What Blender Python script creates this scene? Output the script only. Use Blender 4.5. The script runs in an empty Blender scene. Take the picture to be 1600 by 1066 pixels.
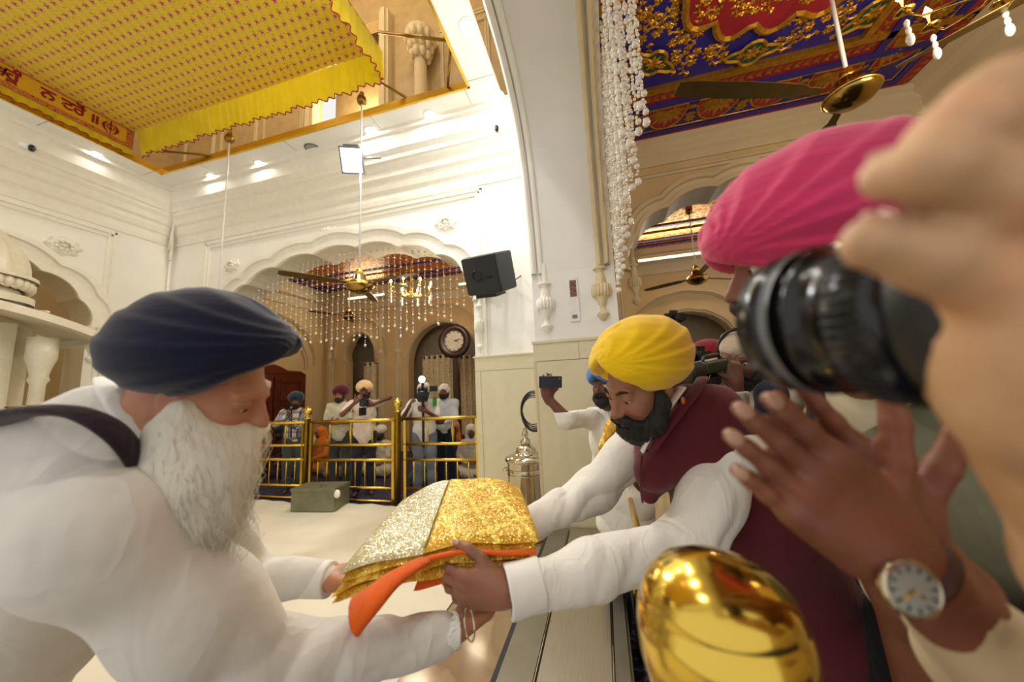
import bpy, bmesh, math, random
import numpy as np
from mathutils import Vector, Matrix
from mathutils.geometry import tessellate_polygon
PI = math.pi
SC = bpy.context.scene
COL = SC.collection
random.seed(7)
def smooth_path(P, n=40):
    P = np.array(P, float); q = np.linspace(0, len(P)-1, n); out = []
    for s in q:
        i = min(int(s), len(P)-2); f = s-i; p0, p1, p2, p3 = P[max(i-1, 0)], P[i], P[i+1], P[min(i+2, len(P)-1)]
        out.append(.5*((2*p1)+(-p0+p2)*f+(2*p0-5*p1+4*p2-p3)*f*f+(-p0+3*p1-3*p2+p3)*f**3))
    return np.array(out)
# ------------------------------------------------------------------ camera
EYE = np.array([0., 0., 1.6])
def _cam_axes(yaw=.25197, pitch=.13498, roll=-.04844):
    cy, sy, cp, sp = math.cos(yaw), math.sin(yaw), math.cos(pitch), math.sin(pitch)
    f = np.array([-sy*cp, cy*cp, sp]); r = np.array([cy, sy, 0.]); u = np.cross(r, f)
    c, s = math.cos(roll), math.sin(roll)
    return np.array([c*r + s*u, -s*r + c*u, f])
CAMX = _cam_axes()
FPX = 1600*12/36
def at(px, py, D):
    """world point seen at pixel (px,py), D metres along the camera's axis"""
    return EYE + (CAMX.T @ np.array([(px-800)/FPX, -(py-533)/FPX, 1.]))*D
def RT(x): return CAMX.T @ np.array(x, float)      # camera-space direction -> world
cam = bpy.data.cameras.new('camera'); camo = bpy.data.objects.new('camera', cam); COL.objects.link(camo)
cam.lens = 12; cam.sensor_width = 36; cam.clip_start = .01
mw = Matrix.Identity(4)
for i in range(3):
    mw[i][0] = CAMX[0][i]; mw[i][1] = CAMX[1][i]; mw[i][2] = -CAMX[2][i]; mw[i][3] = EYE[i]
camo.matrix_world = mw
cam.dof.use_dof = True; cam.dof.focus_distance = 1.7; cam.dof.aperture_fstop = 1.8
SC.camera = camo
# ------------------------------------------------------------------ world, exposure, big lights
wd = bpy.data.worlds.new('world'); SC.world = wd; wd.use_nodes = True
wd.node_tree.nodes['Background'].inputs[0].default_value = (1., .975, .93, 1)
wd.node_tree.nodes['Background'].inputs[1].default_value = .9
SC.view_settings.view_transform = 'Standard'; SC.view_settings.look = 'None'
SC.view_settings.exposure = 0.05; SC.view_settings.gamma = 1
def lamp(name, kind, loc, power, color=(1, .95, .87), size=.2, rot=None, spot=None):
    l = bpy.data.lights.new(name, kind); l.energy = power; l.color = color
    if kind == 'AREA': l.shape = 'DISK'; l.size = size
    elif kind == 'SPOT': l.shadow_soft_size = size; l.spot_size = spot or 2.4; l.spot_blend = .8
    else: l.shadow_soft_size = size
    o = bpy.data.objects.new(name, l); COL.objects.link(o); o.location = loc
    if rot is not None: o.rotation_euler = rot
    return o
# ------------------------------------------------------------------ materials
def srgb(h):
    if isinstance(h, str):
        h = h.lstrip('#'); h = [int(h[i:i+2], 16)/255 for i in (0, 2, 4)]
    return tuple((c/12.92 if c <= .04045 else ((c+.055)/1.055)**2.4) for c in h) + (1,)
class NT:
    def __init__(s, name):
        s.m = bpy.data.materials.new(name); s.m.use_nodes = True; s.t = s.m.node_tree
        s.b = s.t.nodes['Principled BSDF']
    def n(s, typ, **kw):
        nd = s.t.nodes.new(typ)
        for k, v in kw.items():
            if k.startswith('i_'):
                key = k[2:]; key = int(key) if key.isdigit() else key
                nd.inputs[key].default_value = v
            else: setattr(nd, k, v)
        return nd
    def l(s, a, b): s.t.links.new(a, b)
    def math(s, op, a, b=None, c=None):
        nd = s.n('ShaderNodeMath', operation=op)
        for i, v in enumerate((a, b, c)):
            if v is None: continue
            if isinstance(v, (int, float)): nd.inputs[i].default_value = v
            else: s.l(v, nd.inputs[i])
        return nd.outputs[0]
    def mix(s, fac, a, b):
        nd = s.n('ShaderNodeMix', data_type='RGBA')
        for sock, v in ((nd.inputs[0], fac), (nd.inputs[6], a), (nd.inputs[7], b)):
            if isinstance(v, (int, float)): sock.default_value = v
            elif isinstance(v, tuple): sock.default_value = v
            else: s.l(v, sock)
        return nd.outputs[2]
    def coord(s, scale=(1, 1, 1), rot=(0, 0, 0)):
        tc = s.n('ShaderNodeTexCoord'); mp = s.n('ShaderNodeMapping')
        mp.inputs['Scale'].default_value = scale; mp.inputs['Rotation'].default_value = rot
        s.l(tc.outputs['Object'], mp.inputs[0]); return mp.outputs[0]
    def noise(s, vec, scale, detail=3, rough=.5):
        nd = s.n('ShaderNodeTexNoise'); nd.inputs['Scale'].default_value = scale
        nd.inputs['Detail'].default_value = detail; nd.inputs['Roughness'].default_value = rough
        s.l(vec, nd.inputs['Vector']); return nd.outputs[0]
    def ramp(s, fac, stops):
        nd = s.n('ShaderNodeValToRGB'); cr = nd.color_ramp
        while len(cr.elements) < len(stops): cr.elements.new(.5)
        for e, (p, c) in zip(cr.elements, stops): e.position = p; e.color = c
        s.l(fac, nd.inputs[0]); return nd.outputs[0]
    def bump(s, h, strength=.3, dist=.01):
        nd = s.n('ShaderNodeBump'); nd.inputs['Strength'].default_value = strength
        nd.inputs['Distance'].default_value = dist; s.l(h, nd.inputs['Height'])
        s.l(nd.outputs[0], s.b.inputs['Normal'])
def mat(name, col, rough=.6, metal=0., var=.06, vscale=6, bump=0., bscale=60, bdist=.003, sheen=0., sub=0., emit=None, estr=0., spec=.5, stretch=(1, 1, 1), coat=0.):
    N = NT(name); c = srgb(col); b = N.b
    b.inputs['Roughness'].default_value = rough; b.inputs['Metallic'].default_value = metal
    b.inputs['Specular IOR Level'].default_value = spec
    b.inputs['Coat Weight'].default_value = coat
    if sheen: b.inputs['Sheen Weight'].default_value = sheen
    if sub:
        b.inputs['Subsurface Weight'].default_value = sub; b.inputs['Subsurface Radius'].default_value = (1, .35, .2)
        b.inputs['Subsurface Scale'].default_value = .01
    if emit: b.inputs['Emission Color'].default_value = srgb(emit); b.inputs['Emission Strength'].default_value = estr
    v = N.coord(stretch)
    f = N.noise(v, vscale)
    d = tuple(x*(1-var*2.2) for x in c[:3]) + (1,); e = tuple(min(1, x*(1+var)) for x in c[:3]) + (1,)
    N.l(N.ramp(f, [(.3, d), (.7, e)]), b.inputs['Base Color'])
    if bump: N.bump(N.noise(v, bscale, 4), bump, bdist)
    return N.m
def cloth(name, col, var=.04, weave=900, fold=14, fstr=.35, rough=.85, sheen=.15, stretch=(1, 1, 1), crease=.13):
    N = NT(name); c = srgb(col); b = N.b; b.inputs['Roughness'].default_value = rough
    b.inputs['Sheen Weight'].default_value = sheen; b.inputs['Specular IOR Level'].default_value = .25
    v = N.coord(stretch); f = N.noise(v, fold, 3)
    d = tuple(x*(1-var*2) for x in c[:3]) + (1,)
    N.l(N.ramp(f, [(.3, d), (.65, c)]), b.inputs['Base Color'])
    cr = N.n('ShaderNodeTexNoise'); cr.inputs['Scale'].default_value = fold*.9; cr.inputs['Detail'].default_value = 1.5; cr.inputs['Distortion'].default_value = 1.2; N.l(N.coord((1.6, 1, .55), (.4, .7, .2)), cr.inputs['Vector'])
    rg = N.math('POWER', N.math('SUBTRACT', 1., N.math('ABSOLUTE', N.math('MULTIPLY', N.math('SUBTRACT', cr.outputs[0], .5), 5))), 2.)
    h = N.math('ADD', N.math('ADD', f, N.math('MULTIPLY', rg, crease)), N.math('MULTIPLY', N.noise(v, weave, 1), .02))
    N.bump(h, fstr, .02)
    return N.m
M = {}
def rgb(h): return srgb(h)
# ------------------------------------------------------------------ objects
def rootloc(p):
    L = np.zeros(3)
    while p is not None: L = L + np.array(p.location); p = p.parent
    return L
def tag(o, label=None, cat=None, group=None, kind=None):
    if label: o['label'] = label
    if cat: o['category'] = cat
    if group: o['group'] = group
    if kind: o['kind'] = kind
    return o
def thing(name, label, cat, loc=(0, 0, 0), group=None):
    o = bpy.data.objects.new(name, None); COL.objects.link(o); o.location = tuple(map(float, loc)); o.empty_display_size = .05
    return tag(o, label, cat, group)
def mkobj(name, V, F, mats, parent=None, loc=None, mi=None, sm=None):
    V = np.asarray(V, float).reshape(-1, 3)
    off = rootloc(parent) if parent is not None else (np.array(loc, float) if loc is not None else np.zeros(3))
    me = bpy.data.meshes.new(name); me.from_pydata((V-off).tolist(), [], F)
    if not isinstance(mats, (list, tuple)): mats = [mats]
    for m in mats: me.materials.append(M[m] if isinstance(m, str) else m)
    if mi is not None: me.polygons.foreach_set('material_index', np.array(mi, np.int32))
    if sm is None: sm = [True]*len(F)
    me.polygons.foreach_set('use_smooth', np.array(sm, bool))
    me.validate(); me.update()
    o = bpy.data.objects.new(name, me); COL.objects.link(o)
    if parent is not None: o.parent = parent
    elif loc is not None: o.location = tuple(map(float, loc))
    return o
def copy_tree(o, parent=None):
    c = o.copy(); COL.objects.link(c)
    if parent is not None: c.parent = parent
    for ch in list(o.children): copy_tree(ch, c)
    return c
def frames(P, closed=False):
    P = np.asarray(P, float); T = np.gradient(P, axis=0)
    T /= np.maximum(np.linalg.norm(T, axis=1), 1e-9)[:, None]
    a = np.array([0, 0, 1.]) if abs(T[0][2]) < .9 else np.array([1., 0, 0])
    n = np.cross(T[0], a); n /= np.linalg.norm(n); Ns = [n]
    for i in range(1, len(P)):
        n = Ns[-1] - T[i]*np.dot(Ns[-1], T[i]); n /= max(np.linalg.norm(n), 1e-9); Ns.append(n)
    Ns = np.array(Ns); return T, Ns, np.cross(T, Ns)
class MB:
    def __init__(s): s.V = []; s.F = []; s.mi = []; s.sm = []; s.n = 0; s.m = 0
    def add(s, V, F, smooth=True):
        V = np.asarray(V, float).reshape(-1, 3); s.V.append(V)
        for f in F: s.F.append([i+s.n for i in f]); s.mi.append(s.m); s.sm.append(smooth)
        s.n += len(V); return s
    def box(s, lo, hi, R=None, c=None):
        lo = np.array(lo, float); hi = np.array(hi, float)
        V = np.array([[(lo, hi)[(i >> a) & 1][a] for a in range(3)] for i in range(8)])
        if R is not None:
            c = np.zeros(3) if c is None else np.array(c); V = V @ np.array(R).T + c
        return s.add(V, [(0, 2, 3, 1), (4, 5, 7, 6), (0, 1, 5, 4), (2, 6, 7, 3), (0, 4, 6, 2), (1, 3, 7, 5)], False)
    def tube(s, P, r, n=8, cap=True, flat=None):
        P = np.asarray(P, float); T, N, B = frames(P); r = np.broadcast_to(np.asarray(r, float), (len(P),))
        a = np.linspace(0, 2*PI, n, endpoint=False)
        fl = 1 if flat is None else flat
        V = (P[:, None, :] + r[:, None, None]*(np.cos(a)[None, :, None]*N[:, None, :] + fl*np.sin(a)[None, :, None]*B[:, None, :])).reshape(-1, 3)
        F = [(i*n+j, i*n+(j+1) % n, (i+1)*n+(j+1) % n, (i+1)*n+j) for i in range(len(P)-1) for j in range(n)]
        if cap: F += [tuple(range(n))[::-1], tuple((len(P)-1)*n+j for j in range(n))]
        return s.add(V, F)
    def lathe(s, prof, c, n=20, ax=(0, 0, 1), cap=True):
        ax = np.array(ax, float); ax /= np.linalg.norm(ax)
        a0 = np.array([1., 0, 0]) if abs(ax[0]) < .9 else np.array([0, 1., 0])
        u = np.cross(ax, a0); u /= np.linalg.norm(u); v = np.cross(ax, u); c = np.array(c, float)
        a = np.linspace(0, 2*PI, n, endpoint=False)
        V = np.concatenate([c + ax*z + r*(np.cos(a)[:, None]*u + np.sin(a)[:, None]*v) for r, z in prof])
        k = len(prof)
        F = [(i*n+j, i*n+(j+1) % n, (i+1)*n+(j+1) % n, (i+1)*n+j) for i in range(k-1) for j in range(n)]
        if cap: F += [tuple(range(n))[::-1], tuple((k-1)*n+j for j in range(n))]
        return s.add(V, F)
    def ball(s, c, r, n=12, m=8, R=None):
        r = np.broadcast_to(np.asarray(r, float), (3,)); V = []
        for i in range(m+1):
            t = PI*i/m
            for j in range(n): V.append([math.sin(t)*math.cos(2*PI*j/n), math.sin(t)*math.sin(2*PI*j/n), math.cos(t)])
        V = np.array(V)*r
        if R is not None: V = V @ np.array(R)
        F = [(i*n+j, (i+1)*n+j, (i+1)*n+(j+1) % n, i*n+(j+1) % n) for i in range(m) for j in range(n)]
        return s.add(V+np.array(c), F)
    def grid(s, fn, nu, nv, smooth=True, flip=False):
        V = [fn(i/nu, j/nv) for i in range(nu+1) for j in range(nv+1)]
        F = [(i*(nv+1)+j, (i+1)*(nv+1)+j, (i+1)*(nv+1)+j+1, i*(nv+1)+j+1) for i in range(nu) for j in range(nv)]
        if flip: F = [f[::-1] for f in F]
        return s.add(V, F, smooth)
    def prism(s, poly, fn, t0, t1, smooth=False):
        """poly 2-D simple polygon; fn(u,v,t)->xyz; solid between t0 and t1"""
        tri = [list(t) for t in tessellate_polygon([[Vector((p[0], p[1], 0)) for p in poly]])]; n = len(poly)
        V = [fn(p[0], p[1], t0) for p in poly] + [fn(p[0], p[1], t1) for p in poly]
        s.add(V, [t[::-1] for t in tri] + [[i+n for i in t] for t in tri] + [(i, (i+1) % n, (i+1) % n+n, i+n) for i in range(n)], smooth)
        return s
    def sweep(s, prof, path_fn, ts, closed=False):
        """prof list of (a,b); path_fn(t)->(origin, A, B)"""
        V = []; k = len(prof)
        for t in ts:
            o, A, B = path_fn(t)
            for a, b in prof: V.append(np.array(o)+a*np.array(A)+b*np.array(B))
        F = [(i*k+j, (i+1)*k+j, (i+1)*k+j+1, i*k+j+1) for i in range(len(ts)-1) for j in range(k-1)]
        return s.add(V, F, False)
    def build(s, name, mats, parent=None, loc=None, fixn=False):
        V = np.concatenate(s.V) if s.V else np.zeros((0, 3))
        o = mkobj(name, V, s.F, mats, parent, loc, s.mi, s.sm)
        bm = bmesh.new(); bm.from_mesh(o.data)
        bmesh.ops.recalc_face_normals(bm, faces=bm.faces); bm.to_mesh(o.data); bm.free()
        return o
def struct(o): o['kind'] = 'structure'; return o
# ------------------------------------------------------------------ signed-distance sculpting
def nrm(v): v = np.array(v, float); return v/max(np.linalg.norm(v), 1e-9)
def frame(f, u=(0, 0, 1)):
    f = nrm(f); s = nrm(np.cross(f, u)); u = np.cross(s, f); return np.array([s, f, u])   # rows: right, front, up
class Sdf:
    def __init__(s, lo, hi, h):
        s.h = h; s.lo = np.array(lo, float)-3*h
        n = np.ceil((np.array(hi, float)+3*h-s.lo)/h).astype(int)+1
        s.F = np.full(n, 5., np.float32); s.n = n
        s.ax = [s.lo[i]+h*np.arange(n[i]) for i in range(3)]
    def _w(s, lo, hi):
        a = np.maximum(0, np.floor((np.array(lo)-s.lo)/s.h).astype(int)); b = np.minimum(s.n, np.ceil((np.array(hi)-s.lo)/s.h).astype(int)+1)
        if np.any(b <= a): return None, None
        sl = tuple(slice(a[i], b[i]) for i in range(3))
        g = np.meshgrid(*[s.ax[i][sl[i]] for i in range(3)], indexing='ij')
        return sl, np.stack(g, -1)
    def _u(s, sl, d, k, sub=False):
        F = s.F[sl]
        if sub:
            d = -d; h = np.maximum(k-np.abs(F-d), 0)/max(k, 1e-6); s.F[sl] = np.maximum(F, d)+h*h*k*.25
        else:
            h = np.maximum(k-np.abs(F-d), 0)/max(k, 1e-6); s.F[sl] = np.minimum(F, d)-h*h*k*.25
    def cap(s, a, b, ra, rb=None, k=.01, sub=False, sq=None):
        a = np.array(a, float); b = np.array(b, float); rb = ra if rb is None else rb
        m = max(ra, rb); pad = (m*(max(1, sq[1]) if sq else 1))+k+4*s.h
        sl, P = s._w(np.minimum(a, b)-pad, np.maximum(a, b)+pad)
        if sl is None: return s
        ba = b-a; q = P-a; f = 1
        if sq is not None:
            ax = nrm(sq[0]); f = sq[1]; q = q+(q@ax)[..., None]*ax*(1/f-1); ba = ba+np.dot(ba, ax)*ax*(1/f-1)
        t = np.clip((q@ba)/max(ba@ba, 1e-12), 0, 1)
        d = np.linalg.norm(q-t[..., None]*ba, axis=-1)-(ra+(rb-ra)*t)
        s._u(sl, d*min(f, 1), k, sub); return s
    def ell(s, c, r, R=None, k=.01, sub=False):
        c = np.array(c, float); r = np.broadcast_to(np.array(r, float), (3,)); m = r.max()+k+4*s.h
        sl, P = s._w(c-m, c+m)
        if sl is None: return s
        q = P-c
        if R is not None: q = q@np.array(R).T
        k0 = np.linalg.norm(q/r, axis=-1); k1 = np.linalg.norm(q/(r*r), axis=-1)
        s._u(sl, k0*(k0-1)/np.maximum(k1, 1e-9), k, sub); return s
    def box(s, c, r, R=None, rad=.01, k=.01, sub=False):
        c = np.array(c, float); r = np.array(r, float); m = np.linalg.norm(r)+k+4*s.h
        sl, P = s._w(c-m, c+m)
        if sl is None: return s
        q = P-c
        if R is not None: q = q@np.array(R).T
        q = np.abs(q)-(r-rad); d = np.linalg.norm(np.maximum(q, 0), axis=-1)+np.minimum(q.max(-1), 0)-rad
        s._u(sl, d, k, sub); return s
    def path(s, pts, rs, k=.01, **kw):
        for i in range(len(pts)-1): s.cap(pts[i], pts[i+1], rs[i], rs[i+1], k, **kw)
        return s
    def cutplane(s, p, n, k=.004):
        sl, P = s._w(s.lo, s.lo+s.h*s.n); d = (P-np.array(p))@nrm(n)      # removes side the normal points to
        s._u(sl, -d, k, True); return s
    def disp(s, fn):
        m = np.abs(s.F) < .08
        idx = np.nonzero(m)
        P = np.stack([s.ax[i][idx[i]] for i in range(3)], -1)
        s.F[idx] += fn(P).astype(np.float32); return s
    def mesh(s):
        F = s.F; S = F < 0; h = s.h
        F = np.clip(F, -3*h, 3*h)
        c = np.zeros(tuple(s.n-1), np.int8)
        offs = [(i, j, k) for i in (0, 1) for j in (0, 1) for k in (0, 1)]
        nx, ny, nz = s.n-1
        for o in offs: c += S[o[0]:o[0]+nx, o[1]:o[1]+ny, o[2]:o[2]+nz]
        mx = (c > 0) & (c < 8); ci = np.stack(np.nonzero(mx), -1)
        idx = np.full(c.shape, -1, np.int64); idx[mx] = np.arange(len(ci))
        acc = np.zeros((len(ci), 3)); cnt = np.zeros(len(ci))
        for o in offs:
            for a in range(3):
                if o[a]: continue
                p = list(o); p[a] = 1
                v0 = F[ci[:, 0]+o[0], ci[:, 1]+o[1], ci[:, 2]+o[2]]; v1 = F[ci[:, 0]+p[0], ci[:, 1]+p[1], ci[:, 2]+p[2]]
                m = (v0 < 0) != (v1 < 0); t = np.where(m, v0/np.where(m, v0-v1, 1), 0)
                pos = np.array(o, float)[None]+(np.array(p)-np.array(o))[None]*t[:, None]
                acc[m] += pos[m]; cnt[m] += 1
        V = s.lo+h*(ci+acc/cnt[:, None]); Q = []
        for a in range(3):
            b, d = (a+1) % 3, (a+2) % 3
            A = [slice(None)]*3; B = [slice(None)]*3; A[a] = slice(0, -1); B[a] = slice(1, None)
            e = S[tuple(A)] != S[tuple(B)]
            sg = S[tuple(A)]
            I = np.stack(np.nonzero(e), -1); ok = (I[:, b] >= 1) & (I[:, d] >= 1) & (I[:, b] < s.n[b]-1) & (I[:, d] < s.n[d]-1); I = I[ok]
            if not len(I): continue
            g = sg[I[:, 0], I[:, 1], I[:, 2]]
            def cell(db, dd):
                J = I.copy(); J[:, b] -= db; J[:, d] -= dd; return idx[J[:, 0], J[:, 1], J[:, 2]]
            q = np.stack([cell(1, 1), cell(0, 1), cell(0, 0), cell(1, 0)], -1)
            q[~g] = q[~g][:, ::-1]; q = q[(q >= 0).all(1)]; Q.append(q)
        return V, np.concatenate(Q).tolist()
    def build(s, name, m, parent=None, loc=None):
        V, F = s.mesh(); return mkobj(name, V, F, m, parent, loc)
def sins(P, seed, sc, n=5):
    r = np.random.RandomState(seed); out = 0
    for i in range(n):
        w = r.normal(size=3)*sc*(1+.35*i); out = out+np.sin(P@w+r.uniform(0, 6.28)+1.2*np.sin(P@r.normal(size=3)*sc*.5))/(1+.4*i)
    return out/n*1.6
def folds(P, seed, ax, sc, across=.25):
    """long creases running across axis ax"""
    r = np.random.RandomState(seed); ax = nrm(ax); t = r.normal(size=3); t = nrm(t-ax*(t@ax))
    ph = P@ax*sc+2.2*np.sin(P@t*sc*across+r.uniform(0, 6))+1.1*np.sin((P@r.normal(size=3))*sc*.5)
    return 1-np.abs(np.sin(ph))*2
# ------------------------------------------------------------------ material set
M['white'] = mat('white_paint', 'F4F2EA', .55, var=.015, vscale=2, bump=.08, bscale=30)
M['ring'] = mat('ceiling_board', 'F2F1EC', .35, var=.01)
M['cream'] = mat('beige_paint', 'D9BE8C', .6, var=.05, vscale=1.5, bump=.1, bscale=25)
M['cream2'] = mat('pale_beige_paint', 'D8C7A0', .6, var=.04, vscale=1.5)
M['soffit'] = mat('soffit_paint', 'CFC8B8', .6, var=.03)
M['plaster'] = mat('plaster_relief', 'F2EEE2', .5, var=.02, vscale=10)
M['plasterB'] = mat('beige_plaster_relief', 'DCCBA5', .5, var=.04, vscale=10)
def marble(name, a, b, rough=.2, sc=1.3):
    N = NT(name); v = N.coord(); N.b.inputs['Roughness'].default_value = rough
    w = N.n('ShaderNodeTexNoise'); w.inputs['Scale'].default_value = sc; w.inputs['Detail'].default_value = 8; w.inputs['Distortion'].default_value = 1.5
    N.l(v, w.inputs['Vector'])
    N.l(N.ramp(w.outputs[0], [(.3, srgb(a)), (.47, srgb(b)), (.52, srgb(a)), (.75, srgb(b))]), N.b.inputs['Base Color']); return N.m
M['marble'] = marble('cream_marble', 'D6CCA8', 'DAD1B0', .25)
M['carved'] = marble('carved_marble', 'D6CDB4', 'DBD3BC', .35, 3)
M['brown_marble'] = marble('brown_marble', '8E7658', 'A48C6C', .12)
M['gold'] = mat('polished_brass', 'DDBB52', .16, 1., var=.05)
M['goldrail'] = mat('brass_rail', 'DDB84A', .25, 1., var=.05)
M['golddk'] = mat('old_brass', '8F6F2E', .3, 1., var=.08)
M['leafgold'] = mat('gilded_relief', 'C4902B', .38, .75, var=.12, vscale=25, bump=.4, bscale=60)
M['brassfan'] = mat('antique_brass', 'A98A4A', .18, 1., var=.05)
M['blade'] = mat('bronze_fan_blade', '7A6638', .35, .7, var=.06)
M['blue'] = mat('ultramarine_paint', '30268C', .5, var=.1, vscale=8)
M['red'] = mat('crimson_paint', 'A32030', .5, var=.1, vscale=8)
M['green'] = mat('dark_green_paint', '1E5334', .5, var=.1, vscale=8)
M['steel'] = mat('brushed_steel', 'B5AC9D', .32, .9, var=.05, stretch=(40, 1, 1))
M['steeldk'] = mat('dull_steel', '8C8676', .4, .8, var=.05)
M['chrome'] = mat('polished_steel', 'C8BEA6', .1, 1., var=.03)
M['black'] = mat('black_plastic', '17181A', .45, var=.1, bump=.1, bscale=200)
M['blackgloss'] = mat('glossy_black', '0F1013', .2, var=.1)
M['rubber'] = mat('black_rubber', '1A1A1C', .6)
M['grey'] = mat('grey_metal', '77787A', .4, .4)
M['whiteplas'] = mat('white_plastic', 'E8E8E6', .4)
M['wood'] = mat('red_brown_wood', '6A2A14', .4, var=.2, vscale=6, stretch=(6, 6, .6))
M['darkwood'] = mat('dark_wood', '35150E', .35, var=.15)
M['cable'] = mat('cable_sheath', '2A2B2E', .6)
def emis(name, col, s):
    N = NT(name); N.b.inputs['Emission Color'].default_value = srgb(col); N.b.inputs['Emission Strength'].default_value = s
    N.b.inputs['Base Color'].default_value = srgb(col); return N.m
M['lampface'] = emis('lamp_face', 'FFF6E4', 7.)
M['floodface'] = emis('flood_face', 'F4FBFF', 6.)
M['bulb'] = emis('warm_bulb', 'FFD9A0', 18.)
M['tubeface'] = emis('tube_face', 'FFE9B8', 4.)
M['camlight'] = emis('camera_light', 'F0F2FF', 45.)
def glassmat():
    N = NT('cut_crystal'); N.b.inputs['Base Color'].default_value = (.93, .9, .86, 1); N.b.inputs['Roughness'].default_value = .08
    N.b.inputs['Metallic'].default_value = 0; N.b.inputs['Transmission Weight'].default_value = .35; N.b.inputs['IOR'].default_value = 1.5
    N.b.inputs['Coat Weight'].default_value = .6; return N.m
M['crystal'] = glassmat()
# carpet: dark blue with pale wavy lines
def carpet():
    N = NT('blue_patterned_carpet'); v = N.coord((1, 1, 1)); N.b.inputs['Roughness'].default_value = .95
    w = N.n('ShaderNodeTexWave', wave_type='BANDS', bands_direction='Y'); w.inputs['Scale'].default_value = 4.; w.inputs['Distortion'].default_value = 6; w.inputs['Detail Scale'].default_value = 2.
    N.l(v, w.inputs['Vector'])
    N.l(N.ramp(w.outputs[0], [(.0, srgb('1D1B38')), (.82, srgb('26223F')), (.9, srgb('6B6480')), (1, srgb('3A3355'))]), N.b.inputs['Base Color'])
    N.bump(N.noise(v, 400, 2), .4, .004); return N.m
M['carpet'] = carpet()
M['sheet'] = cloth('white_floor_sheet', 'E0D8C0', fold=2.5, fstr=.25)
def gildpattern(name, base, gold, sc, thr=.5):
    """dense gilt scrollwork on colour: real paint pattern with raised gilding"""
    N = NT(name); v = N.coord()
    w = N.n('ShaderNodeTexNoise'); w.inputs['Scale'].default_value = sc*.6; w.inputs['Detail'].default_value = 2; N.l(v, w.inputs['Vector'])
    mv = N.n('ShaderNodeMix', data_type='VECTOR'); mv.inputs[0].default_value = .12; N.l(v, mv.inputs[4]); N.l(w.outputs['Color'], mv.inputs[5])
    vo = N.n('ShaderNodeTexVoronoi', feature='DISTANCE_TO_EDGE'); vo.inputs['Scale'].default_value = sc; N.l(mv.outputs[1], vo.inputs['Vector'])
    v2 = N.n('ShaderNodeTexVoronoi'); v2.inputs['Scale'].default_value = sc*2.3; N.l(mv.outputs[1], v2.inputs['Vector'])
    a = N.math('LESS_THAN', vo.outputs['Distance'], .09); b = N.math('LESS_THAN', v2.outputs['Distance'], thr*.65)
    f = N.math('MAXIMUM', a, b)
    N.l(N.mix(f, srgb(base), srgb(gold)), N.b.inputs['Base Color'])
    N.l(N.math('MULTIPLY', f, .7), N.b.inputs['Metallic']); N.b.inputs['Roughness'].default_value = .38
    N.bump(f, .5, .01); return N.m
M['gildred'] = gildpattern('gilt_on_crimson', '9A1E20', 'E0A63A', 9)
M['gildblue'] = gildpattern('gilt_on_blue', '2C2486', 'C4902B', 9)
# ------------------------------------------------------------------ helpers for architecture
def arch_pts(cx, hw, zs, za, n=9, lobe=.1, seg=7):
    C = []
    for i in range(n+1):
        t = PI - PI*i/n
        C.append((cx+hw*math.cos(t), zs+(za-zs)*math.sin(t)**.85))
    out = []
    for i in range(n):
        (x0, z0), (x1, z1) = C[i], C[i+1]; dx, dz = x1-x0, z1-z0; L = math.hypot(dx, dz); nx, nz = -dz/L, dx/L
        if nz < 0 and abs(nx) < .2: nx, nz = -nx, -nz
        mx, mz = (x0+x1)/2-cx, (z0+z1)/2-zs*.8
        if nx*mx+nz*mz < 0: nx, nz = -nx, -nz
        for j in range(seg):
            t = j/seg; b = math.sin(PI*t)**.8*lobe*min(1, L/.5)
            out.append((x0+dx*t+nx*b, z0+dz*t+nz*b))
    out.append(C[-1]); return out
def archwall(mb, x0, x1, ztop, arches, fn, t0, t1):
    poly = [(x0, 0)]
    for a in arches:
        pts = arch_pts(*a[:4], **(a[4] if len(a) > 4 else {}))
        poly += [(pts[0][0], 0)] + pts + [(pts[-1][0], 0)]
    poly += [(x1, 0), (x1, ztop), (x0, ztop)]
    mb.prism(poly, fn, t0, t1)
def hood(mb, pts, fn, w=.22, prof=None, drop=0):
    """stepped moulding following an arch outline; fn(x,z,out)->xyz (out = projection)"""
    P = np.array(pts); cx = P[:, 0].mean(); T = np.gradient(P, axis=0)
    # offset curve radially, smooth cusps
    zc = P[:, 1].min()-.6
    R = P-np.array([cx, zc]); R /= np.linalg.norm(R, axis=1)[:, None]
    prof = prof or [(0, 0), (0, .05), (.3, .05), (.36, .025), (.62, .035), (.68, .075), (.92, .075), (1, 0)]
    V = []; k = len(prof)
    for p, r in zip(P, R):
        for a, o in prof: V.append(fn(p[0]+r[0]*a*w, p[1]+r[1]*a*w, o))
    F = [(i*k+j, (i+1)*k+j, (i+1)*k+j+1, i*k+j+1) for i in range(len(P)-1) for j in range(k-1)]
    mb.add(V, F, False)
def molding(mb, p0, p1, out, up, prof):
    p0 = np.array(p0, float); p1 = np.array(p1, float); out = np.array(out, float); up = np.array(up, float)
    V = [p+a*out+b*up for p in (p0, p1) for a, b in prof]; k = len(prof)
    F = [(j, k+j, k+j+1, j+1) for j in range(k-1)]+[tuple(range(k)), tuple(range(k, 2*k))[::-1]]
    mb.add(V, F, False)
PAN = [(0, -.05), (.03, -.05), (.03, -.02), (.015, -.01), (.03, .0), (.045, .02), (.045, .05), (0, .05)]
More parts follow.
